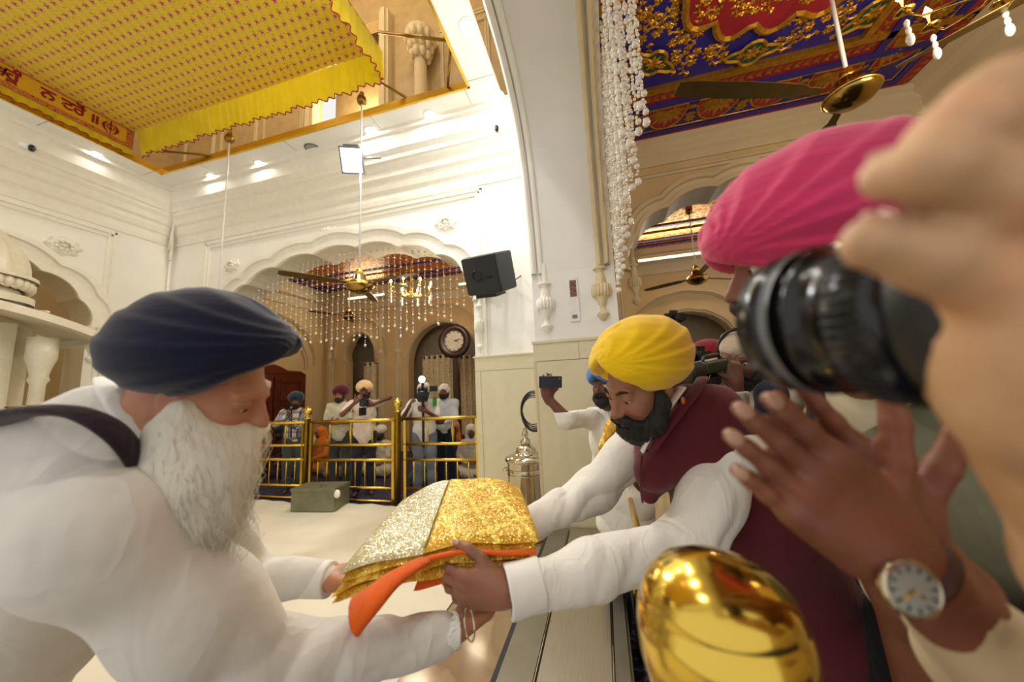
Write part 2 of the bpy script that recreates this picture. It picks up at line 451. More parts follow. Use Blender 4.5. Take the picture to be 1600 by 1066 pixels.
def panel_frame(mb, fn, corners, w=.05):
    """raised moulding frame; corners list of (a,b) open polyline; fn(a,b,o)->xyz"""
    for (a0, b0), (a1, b1) in zip(corners[:-1], corners[1:]):
        d = nrm([a1-a0, b1-b0]); nn = (-d[1], d[0])
        prof = [(-w, 0), (-w, .02), (-w*.4, .025), (-w*.3, .012), (w*.2, .012), (w*.4, .035), (w, .035), (w, 0)]
        a0e, b0e, a1e, b1e = a0-d[0]*w, b0-d[1]*w, a1+d[0]*w, b1+d[1]*w
        V = [fn(p[0]+nn[0]*s_, p[1]+nn[1]*s_, o) for p in ((a0e, b0e), (a1e, b1e)) for s_, o in prof]; k = len(prof)
        mb.add(V, [(j, k+j, k+j+1, j+1) for j in range(k-1)]+[tuple(range(k)), tuple(range(k, 2*k))[::-1]], False)
YB = 4.5; ZC = 5.66; XL = -7.9; ZP = 4.77
# ------------------------------------------------------------------ floors
m = MB(); m.box((-10, -2.5, -.1), (6, 9.5, 0)); struct(m.build('floor', 'carpet'))
m = MB(); m.box((-1.24, -1.5, .0), (-.55, 4.44, .012)); struct(m.build('trim_1', 'brown_marble'))
m = MB()
def fs(u, v):
    x = -7.85+u*6.62; y = -2+v*6.45
    return (x+.01*math.sin(y*5), y+.02*math.sin(x*3), .022+.006*math.sin(3*x+1.3*y)+.005*math.sin(7*x-3*y)+(.015 if v > .97 else 0)*math.sin(x*8)**2)
m.grid(fs, 60, 60); m.box((-7.84, -2, .001), (-1.25, 4.43, .012))
tag(m.build('floor_sheet', 'sheet'), 'large creased white cloth sheet spread over the hall floor up to the brass railing', 'floor cloth')
# ------------------------------------------------------------------ hall back wall with cusped arch
ARCH = (-4.1, 2.4, 2.85, 3.98, {'n': 9, 'lobe': .09})
m = MB(); archwall(m, -8.05, -.15, 5.9, [ARCH], lambda u, v, t: (u, t, v), YB, YB+.5)
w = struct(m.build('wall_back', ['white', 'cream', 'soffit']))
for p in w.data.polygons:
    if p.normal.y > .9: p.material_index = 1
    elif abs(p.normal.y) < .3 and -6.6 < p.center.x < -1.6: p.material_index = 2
# mouldings of the back wall
fb = lambda a, b, o: (a, YB-o, b)
m = MB(); hood(m, arch_pts(*ARCH[:4], **ARCH[4]), fb, .3)
CORN = [(0, -1.05), (.02, -1.05), (.03, -.98), (.03, -.88), (.06, -.84), (.08, -.76), (.08, -.7), (.12, -.66), (.13, -.56), (.17, -.5), (.17, -.46), (.2, -.44), (.21, -.38), (.25, -.3), (.26, -.2), (.27, -.09), (.31, -.07), (.31, -.02), (.34, 0), (0, 0)]
molding(m, (XL, YB, ZC), (-.62, YB, ZC), (0, -1, 0), (0, 0, 1), CORN)
panel_frame(m, fb, [(-6.95, 2.1), (-6.95, 4.5), (-1.56, 4.5), (-1.56, 2.1)])
o = struct(m.build('trim_2', 'plaster'))
# dado on the back wall and on the pier (thin marble facing)
m = MB(); m.box((-1.7, YB-.035, 0), (-.62, YB, 1.84)); m.box((-1.7, YB-.035, 1.845), (-.62, YB, 2.03)); m.box((-1.72, YB-.05, 2.03), (-.62, YB, 2.05))
m.box((-1.66, YB-.045, 0.1), (-1.62, YB, 1.84))
m.box((XL, YB-.035, 0), (-6.5, YB, 2.03)); struct(m.build('trim_3', 'marble'))
# ------------------------------------------------------------------ hall left wall
ARL = (1.15, 2.33, 2.85, 4.0, {'n': 9, 'lobe': .09})
m = MB(); archwall(m, -2.5, 4.5, 5.9, [ARL], lambda u, v, t: (t, u, v), XL-.5, XL)
w = struct(m.build('wall_left', ['white', 'cream2']))
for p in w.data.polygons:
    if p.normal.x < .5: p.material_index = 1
fl = lambda a, b, o: (XL+o, a, b)
m = MB(); hood(m, arch_pts(*ARL[:4], **ARL[4]), fl, .32)
molding(m, (XL, -2.5, ZC), (XL, 4.5, ZC), (1, 0, 0), (0, 0, 1), CORN)
panel_frame(m, fl, [(-1.4, 4.5), (3.64, 4.5), (3.64, 2.1)])
struct(m.build('trim_4', 'plaster'))
m = MB(); m.box((-9.9, -2.5, 0), (-9.8, 5, 5.5)); struct(m.build('wall_left', 'cream'))
# ------------------------------------------------------------------ ring ceiling with square opening
m = MB()
X0, X1, Y1 = -7.3, -1.42, 3.9
m.box((XL-.1, -2.5, ZC), (X0, 4.6, ZC+.06)); m.box((X1, -2.5, ZC), (-1.05, 4.6, ZC+.06))
m.box((X0, Y1, ZC), (X1, 4.6, ZC+.06)); m.box((X0, -2.5, ZC), (X1, -1.6, ZC+.06))
struct(m.build('ceiling', 'ring'))
m = MB(); g = .003
for x in (-6.4, -4.6, -3., -1.5): m.box((x-g, Y1, ZC-.002), (x+g, 4.6, ZC+.01))
for y in (3.8, 2.6, 1.2): m.box((-7.9, y-g, ZC-.002), (X0, y+g, ZC+.01)); m.box((X1, y-g, ZC-.002), (-1.05, y+g, ZC+.01))
struct(m.build('trim_5', 'grey'))
m = MB()
for a, b in (((X0, -1.6, ZC-.01), (X0+.03, Y1, ZC+.1)), ((X1-.03, -1.6, ZC-.01), (X1, Y1, ZC+.1)), ((X0, Y1-.03, ZC-.01), (X1, Y1, ZC+.1))): m.box(a, b)
struct(m.build('trim_6', 'goldrail'))
# the gallery seen through the opening
m = MB(); m.box((-8.6, 4.62, 5.72), (-4.75, 4.8, 10)); m.box((-3.2, 4.62, 5.72), (0, 4.8, 10)); m.box((-4.75, 4.62, 8.3), (-3.2, 4.8, 10))
m.box((-8.6, -2.5, 5.72), (-8.3, 4.8, 10)); m.box((-8.6, -3, 10), (0, 5.5, 10.1)); m.box((-4.9, 5.3, 5.7), (-3., 5.4, 10)); m.box((-.62, -2.5, 5.72), (-.5, 4.8, 10))
struct(m.build('wall_back', mat('tan_gallery_paint', 'B99F70', .5)))
m = MB(); fg = lambda a, b, o: (a, 4.62-o, b)
for xa, xb in ((-2.15, -1.35), (-8, -7.2), (-7, -6.1), (-5.9, -5.0)):
    for za, zb in ((5.9, 6.35), (6.5, 7.6), (7.75, 9.3)): panel_frame(m, fg, [(xa, za), (xb, za), (xb, zb), (xa, zb), (xa, za)], .03)
for x in (-4.75, -3.2): m.box((x-.09, 4.5, 5.72), (x+.09, 4.66, 8.3)); m.box((x-.04, 4.46, 5.72), (x+.04, 4.52, 8.3))
struct(m.build('trim_7', 'cream2'))
def gal_column(x, y, z0=5.72, z1=7.0):
    t = thing('plaster_column', 'carved cream column with leafy capital, seen through the ceiling opening beside the yellow canopy', 'column', (x, y, z0))
    m = MB(); m.lathe([(.13, 0), (.13, .06), (.1, .09), (.1, z1-z0)], (x, y, z0), 16); m.build('shaft', 'plasterB', t)
    m = MB()
    for k, (r, z, n) in enumerate(((.13, z1+.03, 8), (.17, z1+.16, 10), (.21, z1+.3, 12))):
        for i in range(n):
            a = 2*PI*(i+.5*(k % 2))/n
            m.ball((x+r*math.cos(a), y+r*math.sin(a), z), (.055, .055, .1), 8, 6)
    m.lathe([(.1, 0), (.14, .1), (.2, .3), (.24, .42), (.24, .47)], (x, y, z1-.05), 16); m.build('capital', 'plasterB', t)
gal_column(-2.45, 4.42)
# ------------------------------------------------------------------ pier and the great arch over the camera
XA, XB = -.63, .2
curve_ = [tuple(p) for p in smooth_path([(3.4, 2.75), (3.33, 3.25), (3.2, 3.75), (2.98, 4.12), (2.66, 4.34), (2.2, 4.45), (1.4, 4.5)], 49)]
prof = [(3.4, 0)]+curve_+[(-2.5, 4.52), (-2.5, 6.2), (4.52, 6.2), (4.52, 0)]
m = MB(); m.prism(prof, lambda u, v, t: (t, u, v), XA, XB)
struct(m.build('wall_right', mat('pier_white', 'E9E7E2', .5, var=.01)))
# edge mouldings of that arch: cusped strips each side
def jamb_strip(xc, w, dep, name, mm):
    m = MB(); P = []
    pp = [(3.4, 2.05), (3.4, 2.4), (3.4, 2.75)]
    rows = []
    base = curve_+[(-2.5, 4.52)]
    # resample
    pts = []
    for (a, b), (c, d) in zip(base[:-1], base[1:]):
        n = max(1, int(math.hypot(c-a, d-b)/.05))
        for i in range(n): pts.append((a+(c-a)*i/n, b+(d-b)*i/n))
    pts = [(3.4, 2.75)]+pts
    for k, (y, z) in enumerate(pts):
        s = dep*(1+.25*abs(math.sin(k*.33)))
        ny, nz = -1, -.0
        if k > 3:
            ty, tz = pts[min(k+1, len(pts)-1)][0]-pts[k-1][0], pts[min(k+1, len(pts)-1)][1]-pts[k-1][1]; L = math.hypot(ty, tz); ny, nz = -tz/L, ty/L
        rows.append([(xc-w, y, z), (xc-w, y+ny*s*.6, z+nz*s*.6), (xc-w*.3, y+ny*s, z+nz*s), (xc+w*.3, y+ny*s, z+nz*s), (xc+w, y+ny*s*.6, z+nz*s*.6), (xc+w, y, z)])
    V = [p for r in rows for p in r]; F = [(i*6+j, (i+1)*6+j, (i+1)*6+j+1, i*6+j+1) for i in range(len(rows)-1) for j in range(5)]
    m.add(V, F, False); return struct(m.build(name, mm))
jamb_strip(-.6, .03, .05, 'trim_8', 'white'); jamb_strip(-.53, .025, .03, 'trim_9', 'white'); jamb_strip(.06, .03, .05, 'trim_10', 'plasterB'); jamb_strip(.135, .025, .08, 'trim_11', 'cream2')
m = MB(); m.box((-.645, 3.365, 0), (.22, 3.4, 1.84)); m.box((-.65, 3.36, 1.845), (-.2, 3.4, 2.02)); m.box((-.197, 3.36, 1.845), (.22, 3.4, 2.02)); m.box((-.66, 3.345, 2.02), (.23, 3.4, 2.045))
struct(m.build('trim_12', 'marble')); m = MB(); m.box((-.655, 3.36, 0), (-.63, 3.56, 1.84)); struct(m.build('trim_13', 'cream2'))
def half_column(x, ztop, zs, label, mm='plaster', y=3.4, r=1., group=None):
    """engaged baluster-like bracket ending in a bud, hanging on the wall"""
    t = thing('wall_baluster', label, 'plaster ornament', (x, y, zs), group)
    h = ztop-zs; m = MB()
    p = [(.012, 0), (.035, .03), (.06, .075), (.062, .1), (.035, .125), (.028, .14), (.026, .2), (.042, .225), (.04, .25), (.075, .32), (.082, .38), (.08, .42), (.055, .47), (.05, .55), (.045, .6), (.03, .66), (.055, .69), (.055, .72), (.03, .74), (.03, 1.)]
    m.lathe([(a*r, b*h) for a, b in p], (x, y-.005, zs), 16); m.build('shaft', mm, t)
    m = MB()
    for k in range(9):
        a = PI+PI*k/8
        m.ball((x+.08*r*math.cos(a), y+.08*r*math.sin(a), zs+.4*h), (.021*r, .021*r, .09*h), 6, 6)
    m.build('petal_ring', mm, t); m = MB()
    for k in range(9):
        a = PI+PI*k/8; m.ball((x+.055*r*math.cos(a), y+.055*r*math.sin(a), zs+.7*h), (.016*r, .016*r, .02*h), 6, 5)
    m.build('bud_ring', mm, t); return t
half_column(-.5, 2.85, 2.13, 'white fluted plaster baluster ending in a bud on the left edge of the white pier')
half_column(.06, 2.95, 2.2, 'cream fluted plaster baluster on the right edge of the white pier, above the yellow turban', 'plasterB')
# left hall baluster under the arch springing
half_column(-7.5, 0, 0, 'x') if False else None
# ------------------------------------------------------------------ right room
m = MB(); AR2 = (1.87, 1.4, 3.0, 3.95, {'n': 7, 'lobe': .09})
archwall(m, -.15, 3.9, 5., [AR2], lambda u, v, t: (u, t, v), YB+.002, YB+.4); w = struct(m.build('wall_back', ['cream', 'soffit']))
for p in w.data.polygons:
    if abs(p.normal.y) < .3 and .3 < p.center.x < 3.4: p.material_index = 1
m = MB(); hood(m, arch_pts(*AR2[:4], **AR2[4]), fb, .2)
molding(m, (.2, YB, ZP), (3.75, YB, ZP), (0, -1, 0), (0, 0, 1), [(0, -.4), (.02, -.4), (.03, -.3), (.03, -.24), (.05, -.22), (.06, -.12), (.09, -.1), (.1, 0), (0, 0)])
panel_frame(m, fb, [(.3, 2.1), (.3, 4.25), (3.4, 4.25), (3.4, 2.1)], .03)
struct(m.build('trim_14', 'cream2'))
m = MB(); m.box((3.75, -2.5, 0), (3.85, 4.6, 5)); struct(m.build('wall_right', 'cream'))
m = MB(); fr = lambda a, b, o: (3.75-o, a, b)
molding(m, (3.75, -2.5, ZP), (3.75, 4.5, ZP), (-1, 0, 0), (0, 0, 1), [(0, -.5), (.03, -.5), (.04, -.38), (.08, -.3), (.1, -.2), (.16, -.14), (.18, -.06), (.23, -.04), (.23, 0), (0, 0)])
panel_frame(m, fr, [(4.1, 1), (4.1, 4.), (.6, 4.), (.6, 1), (4.1, 1)], .04)
hood(m, arch_pts(2.3, 1.5, 2.6, 3.5, n=7, lobe=.12), fr, .1)
struct(m.build('trim_15', 'cream2'))
# ------------------------------------------------------------------ gilded painted ceiling
XR0, XR1, YR0, YR1 = .17, 3.52, -1.2, 4.5
gc = tag(MB().box((XR0, YR0, ZP), (3.9, 4.6, ZP+.12)).build('painted_ceiling', 'blue', loc=(1.8, 1.6, ZP)), 'ultramarine painted ceiling with gilded foliage and a crimson cusped medallion', 'painted ceiling')
class Leafs:
    def __init__(s, z): s.V = []; s.F = []; s.z = z
    def leaf(s, x, y, a, L, W, h=.008):
        c, n = math.cos(a), math.sin(a)
        pts = [(0, 0, 0), (L*.35, W, 0), (L, 0, 0), (L*.35, -W, 0), (L*.4, 0, h)]
        k = len(s.V)
        for u, v, q in pts: s.V.append((x+u*c-v*n, y+u*n+v*c, s.z-.002-q))
        s.F += [(k, k+1, k+4), (k+1, k+2, k+4), (k+2, k+3, k+4), (k+3, k, k+4)]
    def flower(s, x, y, r, n=7, a0=0):
        for i in range(n): s.leaf(x, y, a0+2*PI*i/n, r, r*.3, r*.2)
    def line(s, pts, w, h=.01):
        P = np.array(pts, float); T = np.gradient(P, axis=0); T /= np.maximum(np.linalg.norm(T, axis=1), 1e-9)[:, None]; N = np.stack([-T[:, 1], T[:, 0]], 1)
        k = len(s.V)
        for p, n in zip(P, N):
            for a, q in ((-w, 0), (0, h), (w, 0)): s.V.append((p[0]+n[0]*a, p[1]+n[1]*a, s.z-.002-q))
        for i in range(len(P)-1):
            for j in (0, 1): s.F.append((k+i*3+j, k+(i+1)*3+j, k+(i+1)*3+j+1, k+i*3+j+1))
    def scroll(s, x, y, r, a0, d=1, n=16):
        P = []
        for i in range(n):
            t = i/(n-1); rr = r*(1-.8*t); a = a0+d*t*4.6; P.append((x+rr*math.cos(a), y+rr*math.sin(a)))
            if i % 2 == 0:
                s.leaf(P[-1][0], P[-1][1], a+d*(PI/2-.7), r*.6*(1-.4*t), r*.2, .012)
                s.leaf(P[-1][0], P[-1][1], a+d*(PI/2+.9), r*.4*(1-.4*t), r*.17, .01)
        s.line(P, r*.08); s.flower(x, y, r*.38, 7)
    def build(s, name, m='leafgold', parent=gc): return mkobj(name, s.V, s.F, m, parent, sm=[False]*len(s.F))
m = MB(); z = ZP
def band(a0, a1, mt, th, name):
    """rectangular border band a0..a1 metres in from the ceiling's edge"""
    m = MB()
    m.box((XR0, YR1-a1, z-th), (XR1, YR1-a0, z)); m.box((XR1-a1, YR0, z-th), (XR1-a0, YR1-a1, z)); m.box((XR0, YR0, z-th), (XR0+.02, YR1-a1, z))
    return m.build(name, mt, gc)
band(0, .12, 'red', .05, 'heart_border'); band(.12, .18, 'blue', .045, 'blue_border'); band(.18, .58, 'blue', .03, 'motif_border')
band(.58, .65, 'blue', .05, 'blue_border'); band(.65, .8, 'red', .03, 'leaf_border'); band(.8, .87, 'leafgold', .05, 'gold_border')
L = Leafs(z-.05)
def walk(inset, step, fn):
    y = YR1-inset; x = XR0+step/2
    while x < XR1-inset: fn(x, y, 0); x += step
    x = XR1-inset; y = YR1-inset-step/2
    while y > YR0: fn(x, y, -PI/2); y -= step
walk(.06, .09, lambda x, y, a: (L.leaf(x, y+.0, a+PI/2-.35, .05, .022), L.leaf(x, y, a+PI/2+.35, .05, .022), L.leaf(x, y, a-PI/2, .04, .012)))
L.build('gilded_hearts')
L = Leafs(z-.03)
red = MB(); cnt = [0]
def motif(x, y, a):
    c, s_ = math.cos(a), math.sin(a); cnt[0] += 1
    def q(u, v): return (x+u*c-v*s_, y+u*s_+v*c)
    cu = [q(.22*math.cos(t), -.17+.34*abs(math.sin(t))**.8) for t in np.linspace(0, PI, 17)]
    red.prism(cu, lambda u, v, t: (u, v, t), z-.036, z-.03); L2.line(cu+[cu[0]], .012)
    for k in range(9):
        t = PI*(k+.5)/9; p = q(0, -.12); L2.leaf(p[0], p[1], a+t, .22 if k % 2 else .27, .042, .015)
    for sx in (-1, 1):
        p = q(sx*.1, -.08); L2.scroll(p[0], p[1], .075, a+PI/2, sx)
        p = q(sx*.26, -.1); L2.flower(p[0], p[1], .04, 6)
    p = q(.275, .08); L2.flower(p[0], p[1], .075, 8); p = q(.275, -.02)
    for k in range(5): L2.leaf(p[0], p[1], a+PI/2+(k-2)*.5, .09, .018)
L2 = Leafs(z-.036)
walk(.38, .55, motif)
red.build('red_cartouche', 'red', gc); L2.build('gilded_palmettes')
for ins in (.2, .56):
    L.line([(XR0, YR1-ins), (XR1-ins, YR1-ins), (XR1-ins, YR0)], .012)
walk(.725, .085, lambda x, y, a: (L.leaf(x, y, a+.6, .08, .02), L.leaf(x, y, a-.6, .08, .02), L.flower(x+.02, y+.02, .025, 5)))
L.build('gilded_borders')
# field: medallion, green cartouches, foliage
cx, cy = 1.75, 1.75; med = []
for i in range(120):
    t = 2*PI*i/120; r = 1.0+.09*abs(math.sin(t*9)); r *= 1/((abs(math.cos(t))**2.6+abs(math.sin(t))**2.6)**(1/2.6))
    med.append((cx+.98*r*math.cos(t), cy+1.42*r*math.sin(t)))
mm_ = MB(); mm_.prism(med, lambda u, v, t: (u, v, t), z-.03, z-.001); mm_.build('medallion', 'red', gc)
L = Leafs(z-.03); L.line(med+[med[0]], .03, .02)
gm = MB(); Lg = Leafs(z-.02); gcs = []
for gx, gy, ga in ((.75, 3.32, .6), (2.6, 3.4, -.6), (1.68, 3.5, 0), (.4, 2.3, PI/2), (2.55+.35, 2.4, PI/2), (.45, .9, PI/2), (2.9, 1, PI/2)):
    P = []
    for i in range(32):
        t = 2*PI*i/32; rr = .13+.03*math.cos(4*t); u, v = 1.5*rr*math.cos(t), rr*math.sin(t)*.8; P.append((gx+u*math.cos(ga)-v*math.sin(ga), gy+u*math.sin(ga)+v*math.cos(ga)))
    gm.prism(P, lambda u, v, t: (u, v, t), z-.02, z-.001); Lg.line(P+[P[0]], .018, .015); gcs.append((gx, gy)); Lg.flower(gx, gy, .09, 8); Lg.flower(gx+.1*math.cos(ga), gy+.1*math.sin(ga), .05, 6); Lg.flower(gx-.1*math.cos(ga), gy-.1*math.sin(ga), .05, 6)
gm.build('green_cartouche', 'green', gc); Lg.build('gilded_outline')
rr = random.Random(3); inpoly = lambda x, y: ((abs((x-cx)/.98)**2.6+abs((y-cy)/1.42)**2.6)) < 1.0
Lf = Leafs(z-.001); y = -.9
while y < YR1-.95:
    x = XR0+.1
    while x < XR1-.95+.1:
        X = x+rr.uniform(-.05, .05); Y = y+rr.uniform(-.05, .05)
        e = (abs((X-cx)/.98)**2.6+abs((Y-cy)/1.42)**2.6)
        near = min(math.hypot(X-a, (Y-b)) for a, b in gcs) < .2
        if e < .95: L.scroll(X, Y, .09, rr.uniform(0, 6), rr.choice((-1, 1)))
        elif e > 1.25 and not near: Lf.scroll(X, Y, .1, rr.uniform(0, 6), rr.choice((-1, 1)))
        elif e > 1.1 and not near: Lf.flower(X, Y, .08, 8)
        x += .145
    y += .145
L.build('gilded_medallion_foliage'); Lf.build('gilded_foliage')
# ------------------------------------------------------------------ corridor behind the arches
YF = 8.65
m = MB(); archwall(m, -8.2, 6, 5., [(-6.9, .5, 2.6, 3.42, {'n': 5, 'lobe': .08}), (-4.25, 1.05, 2.3, 3.5, {'n': 7, 'lobe': .03}), (2., 1.0, 2.2, 3.15, {'n': 7, 'lobe': .03})], lambda u, v, t: (u, t, v), YF, YF+.3)
struct(m.build('wall_back', 'cream'))
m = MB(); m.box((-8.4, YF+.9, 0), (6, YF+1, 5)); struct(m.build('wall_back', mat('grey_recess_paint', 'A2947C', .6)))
m = MB(); m.box((-8.3, 4.9, 0), (-8.2, 9.6, 5.)); struct(m.build('wall_left', 'cream'))
m = MB(); m.box((-9.9, 4.9, ZP), (6, 9.6, ZP+.1)); struct(m.build('ceiling', 'gildred'))
m = MB(); ff = lambda a, b, o: (a, YF-o, b)
for a in ((-6.9, .5, 2.6, 3.42, 5), (-4.25, 1.05, 2.3, 3.5, 7), (2., 1.0, 2.2, 3.15, 7)):
    hood(m, arch_pts(*a[:4], n=a[4], lobe=.05), ff, .07)
    hood(m, arch_pts(a[0], a[1]+.35, a[2]+.1, a[3]+.45, n=7, lobe=.05), ff, .05)
molding(m, (-8.2, YF, ZP), (6, YF, ZP), (0, -1, 0), (0, 0, 1), [(0, -.62), (.05, -.62), (.07, -.5), (.1, -.4), (.22, -.36), (.22, -.2), (.16, -.18), (.16, 0), (0, 0)])
molding(m, (-8.2, 4.9, ZP), (-8.2, YF, ZP), (1, 0, 0), (0, 0, 1), [(0, -.62), (.05, -.62), (.07, -.5), (.1, -.4), (.22, -.36), (.22, -.2), (.16, -.18), (.16, 0), (0, 0)])
for x in (-7.95, -6.15, -5.6, -3.1, .6, 3.4):
    m.box((x-.09, YF-.05, 0), (x+.09, YF, 4.1)); m.box((x-.045, YF-.09, 0), (x+.045, YF, 4.1))
struct(m.build('trim_16', 'cream2'))
m = MB()
for y in (8.3, 8.0, 7.3, 6.2): m.box((-8, y-.04, ZP-.02), (6, y+.04, ZP))
for x in (-7.9, -7.6): m.box((x-.04, 5, ZP-.02), (x+.04, 8.5, ZP))
struct(m.build('trim_17', 'blue'))
m = MB()
for y in (8.15, 7.6): m.box((-8, y-.02, ZP-.03), (6, y+.02, ZP))
struct(m.build('trim_18', 'leafgold'))
fe = lambda a, b, o: (-8.2+o, a, b)
m = MB(); hood(m, arch_pts(6.9, 1., 2.4, 3.4, n=7, lobe=.06), fe, .12); hood(m, arch_pts(6.9, 1.3, 2.5, 3.75, n=7, lobe=.06), fe, .06); struct(m.build('trim_19', 'cream2'))
# ------------------------------------------------------------------ rosettes and wall balusters
def rosette(c, ax, r, label):
    t = thing('wall_rosette', label, 'plaster ornament', c, 'plaster rosettes on the hall walls')
    fr_ = {'y': lambda u, v, o: (c[0]+u, c[1]-o, c[2]+v), 'x': lambda u, v, o: (c[0]+o, c[1]+u, c[2]+v)}[ax]
    m = MB(); V = []; F = []; n = 48
    rings = [(0, .03), (.2, .035), (.3, .015), (.42, .02), (.6, .045), (.8, .04), (.88, .015), (1, .03), (1.08, 0)]
    for k, (q, o) in enumerate(rings):
        for i in range(n):
            a = 2*PI*i/n; w = 1+.1*math.cos(8*a)*(q > .5); V.append(fr_(q*r*w*math.cos(a)*1.05, q*r*w*.82*math.sin(a), o+.004*math.cos(16*a)*(.3 < q < 1)))
    for k in range(len(rings)-1):
        for i in range(n): F.append((k*n+i, k*n+(i+1) % n, (k+1)*n+(i+1) % n, (k+1)*n+i))
    m.add(V, F); m.build('petals', 'plaster', t)
    m = MB()
    for i in range(8):
        a = 2*PI*(i+.5)/8; p = fr_(.5*r*math.cos(a), .4*r*math.sin(a), .045); m.ball(p, r*.16, 8, 6)
    m.ball(fr_(0, 0, .04), r*.17, 10, 8); m.build('boss', 'plaster', t)
rosette((-4.25, YB, 4.3), 'y', .15, 'white plaster flower rosette on the back wall above the top of the wide arch')
rosette((-2.1, YB, 4.11), 'y', .16, 'white plaster rosette on the back wall above the black loudspeaker')
rosette((-6.34, YB, 4.04), 'y', .15, 'white plaster rosette on the back wall near the corner, beside the thin left fan rod')
rosette((XL, 3.12, 4.1), 'x', .17, 'large white plaster rosette on the left wall over the marble shrine roof')
half_column(0, 0, 0, '') if False else None
def side_baluster(y, zt, zs, label, mm):
    t = half_column(0, zt, zs, label, mm, 0); t.rotation_euler = (0, 0, PI/2); t.location = (XL, y, zs); return t
side_baluster(3.55, 3.15, 2.3, 'cream plaster baluster hanging on the left wall behind the navy turban', 'plaster')
side_baluster(3.2, 3.1, 2.3, 'dim yellowish plaster baluster beyond the left arch, beside the shrine column', 'plasterB').location.x = XL-.45
for x, l in ((-6.35, 'small scalloped plaster baluster on the left jamb of the wide arch'), (-1.62, 'small scalloped white plaster baluster on the right jamb of the wide arch, below the loudspeaker')):
    half_column(x, 3.05, 2.1, l, 'plaster', YB, .8)
half_column(.5, 3.3, 2.55, 'cream plaster baluster at the left springing of the beige arch, by the bead strings', 'plasterB', YB, .8)
for x, w_ in ((-7.95, 'corner'), (-6.15, 'narrow niche'), (-5.6, 'curtained arch')):
    half_column(x, 3.2, 2.5, 'small beige plaster baluster on the far wall near the '+w_, 'plasterB', YF-.05, .9)
# ------------------------------------------------------------------ yellow fabric canopy
def canopy_mat():
    N = NT('yellow_flowered_fabric'); v = N.coord(); sp = N.n('ShaderNodeSeparateXYZ'); N.l(v, sp.inputs[0])
    S = .115
    u = N.math('MULTIPLY', sp.outputs[0], 1/S); w = N.math('MULTIPLY', sp.outputs[1], 1/S)
    row = N.math('FLOOR', w); off = N.math('MULTIPLY', N.math('MODULO', N.math('ADD', row, 100), 2), .5)
    uu = N.math('SUBTRACT', N.math('FRACT', N.math('ADD', u, off)), .5); ww = N.math('SUBTRACT', N.math('FRACT', w), .5)
    r = N.math('SQRT', N.math('ADD', N.math('MULTIPLY', uu, uu), N.math('MULTIPLY', ww, ww)))
    a = N.math('ARCTAN2', ww, uu); pet = N.math('MULTIPLY', N.math('COSINE', N.math('MULTIPLY', a, 5)), .09)
    fl = N.math('LESS_THAN', r, N.math('ADD', pet, .2)); cen = N.math('LESS_THAN', r, .08)
    # stems
    st = N.math('ABSOLUTE', N.math('SUBTRACT', uu, N.math('MULTIPLY', N.math('SINE', N.math('MULTIPLY', w, 6.283)), .3)))
    stem = N.math('LESS_THAN', st, .035)
    v2 = N.n('ShaderNodeTexVoronoi'); v2.inputs['Scale'].default_value = 17; N.l(v, v2.inputs['Vector']); lf = N.math('LESS_THAN', v2.outputs['Distance'], .2)
    c = N.mix(N.math('MAXIMUM', stem, lf), srgb('E4C21C'), srgb('B09A14')); c = N.mix(fl, c, srgb('C2556A')); c = N.mix(cen, c, srgb('8E1A38'))
    N.l(c, N.b.inputs['Base Color']); N.b.inputs['Roughness'].default_value = .7; N.b.inputs['Sheen Weight'].default_value = .2
    N.bump(N.noise(v, 3, 2), .3, .03); return N.m
M['canopy'] = canopy_mat()
def silk():
    N = NT('bright_yellow_silk'); v = N.coord((1, 1, 1)); N.b.inputs['Roughness'].default_value = .42; N.b.inputs['Sheen Weight'].default_value = .4
    N.l(N.ramp(N.noise(v, 3), [(.3, srgb('D8C40C')), (.7, srgb('F2DF16'))]), N.b.inputs['Base Color'])
    tr = N.n('ShaderNodeBsdfTranslucent'); tr.inputs[0].default_value = srgb('F0DC10'); mx = N.n('ShaderNodeMixShader'); mx.inputs[0].default_value = .35
    N.l(N.b.outputs[0], mx.inputs[1]); N.l(tr.outputs[0], mx.inputs[2]); N.l(mx.outputs[0], N.t.nodes['Material Output'].inputs[0])
    return N.m
M['silk'] = silk()
M['hem'] = cloth('crimson_hem', 'A01830'); M['bandy'] = cloth('yellow_band_cloth', 'D9A81C', fold=6)
M['bandtext'] = cloth('maroon_applique', '8C1420')
def redprint():
    N = NT('red_block_print'); v = N.coord(); vo = N.n('ShaderNodeTexVoronoi'); vo.inputs['Scale'].default_value = 22; N.l(v, vo.inputs['Vector'])
    s_ = N.math('SINE', N.math('MULTIPLY', vo.outputs['Distance'], 30)); f = N.math('GREATER_THAN', s_, .35)
    N.l(N.mix(f, srgb('A3182A'), srgb('D4A23A')), N.b.inputs['Base Color']); N.b.inputs['Roughness'].default_value = .8; return N.m
M['redprint'] = redprint()
CX0, CX1, CY0, CY1, CZ = -7.22, -2.5, -.6, 3.45, 6.13
can = thing('canopy', 'large yellow flowered fabric canopy with ruffled silk frills hung above the ceiling opening', 'canopy', (-5, 1.5, CZ))
m = MB(); m.grid(lambda u, v: (CX0+(CX1-CX0)*u, CY0+(CY1-CY0)*v, CZ-.05*math.sin(PI*u)*math.sin(PI*v)+.012*math.sin(9*u)*math.sin(7*v)), 24, 24)
m.grid(lambda u, v: (CX0+(CX1-CX0)*u, CY0+(CY1-CY0)*v, CZ+.03), 2, 2); m.build('canopy_top', 'canopy', can)
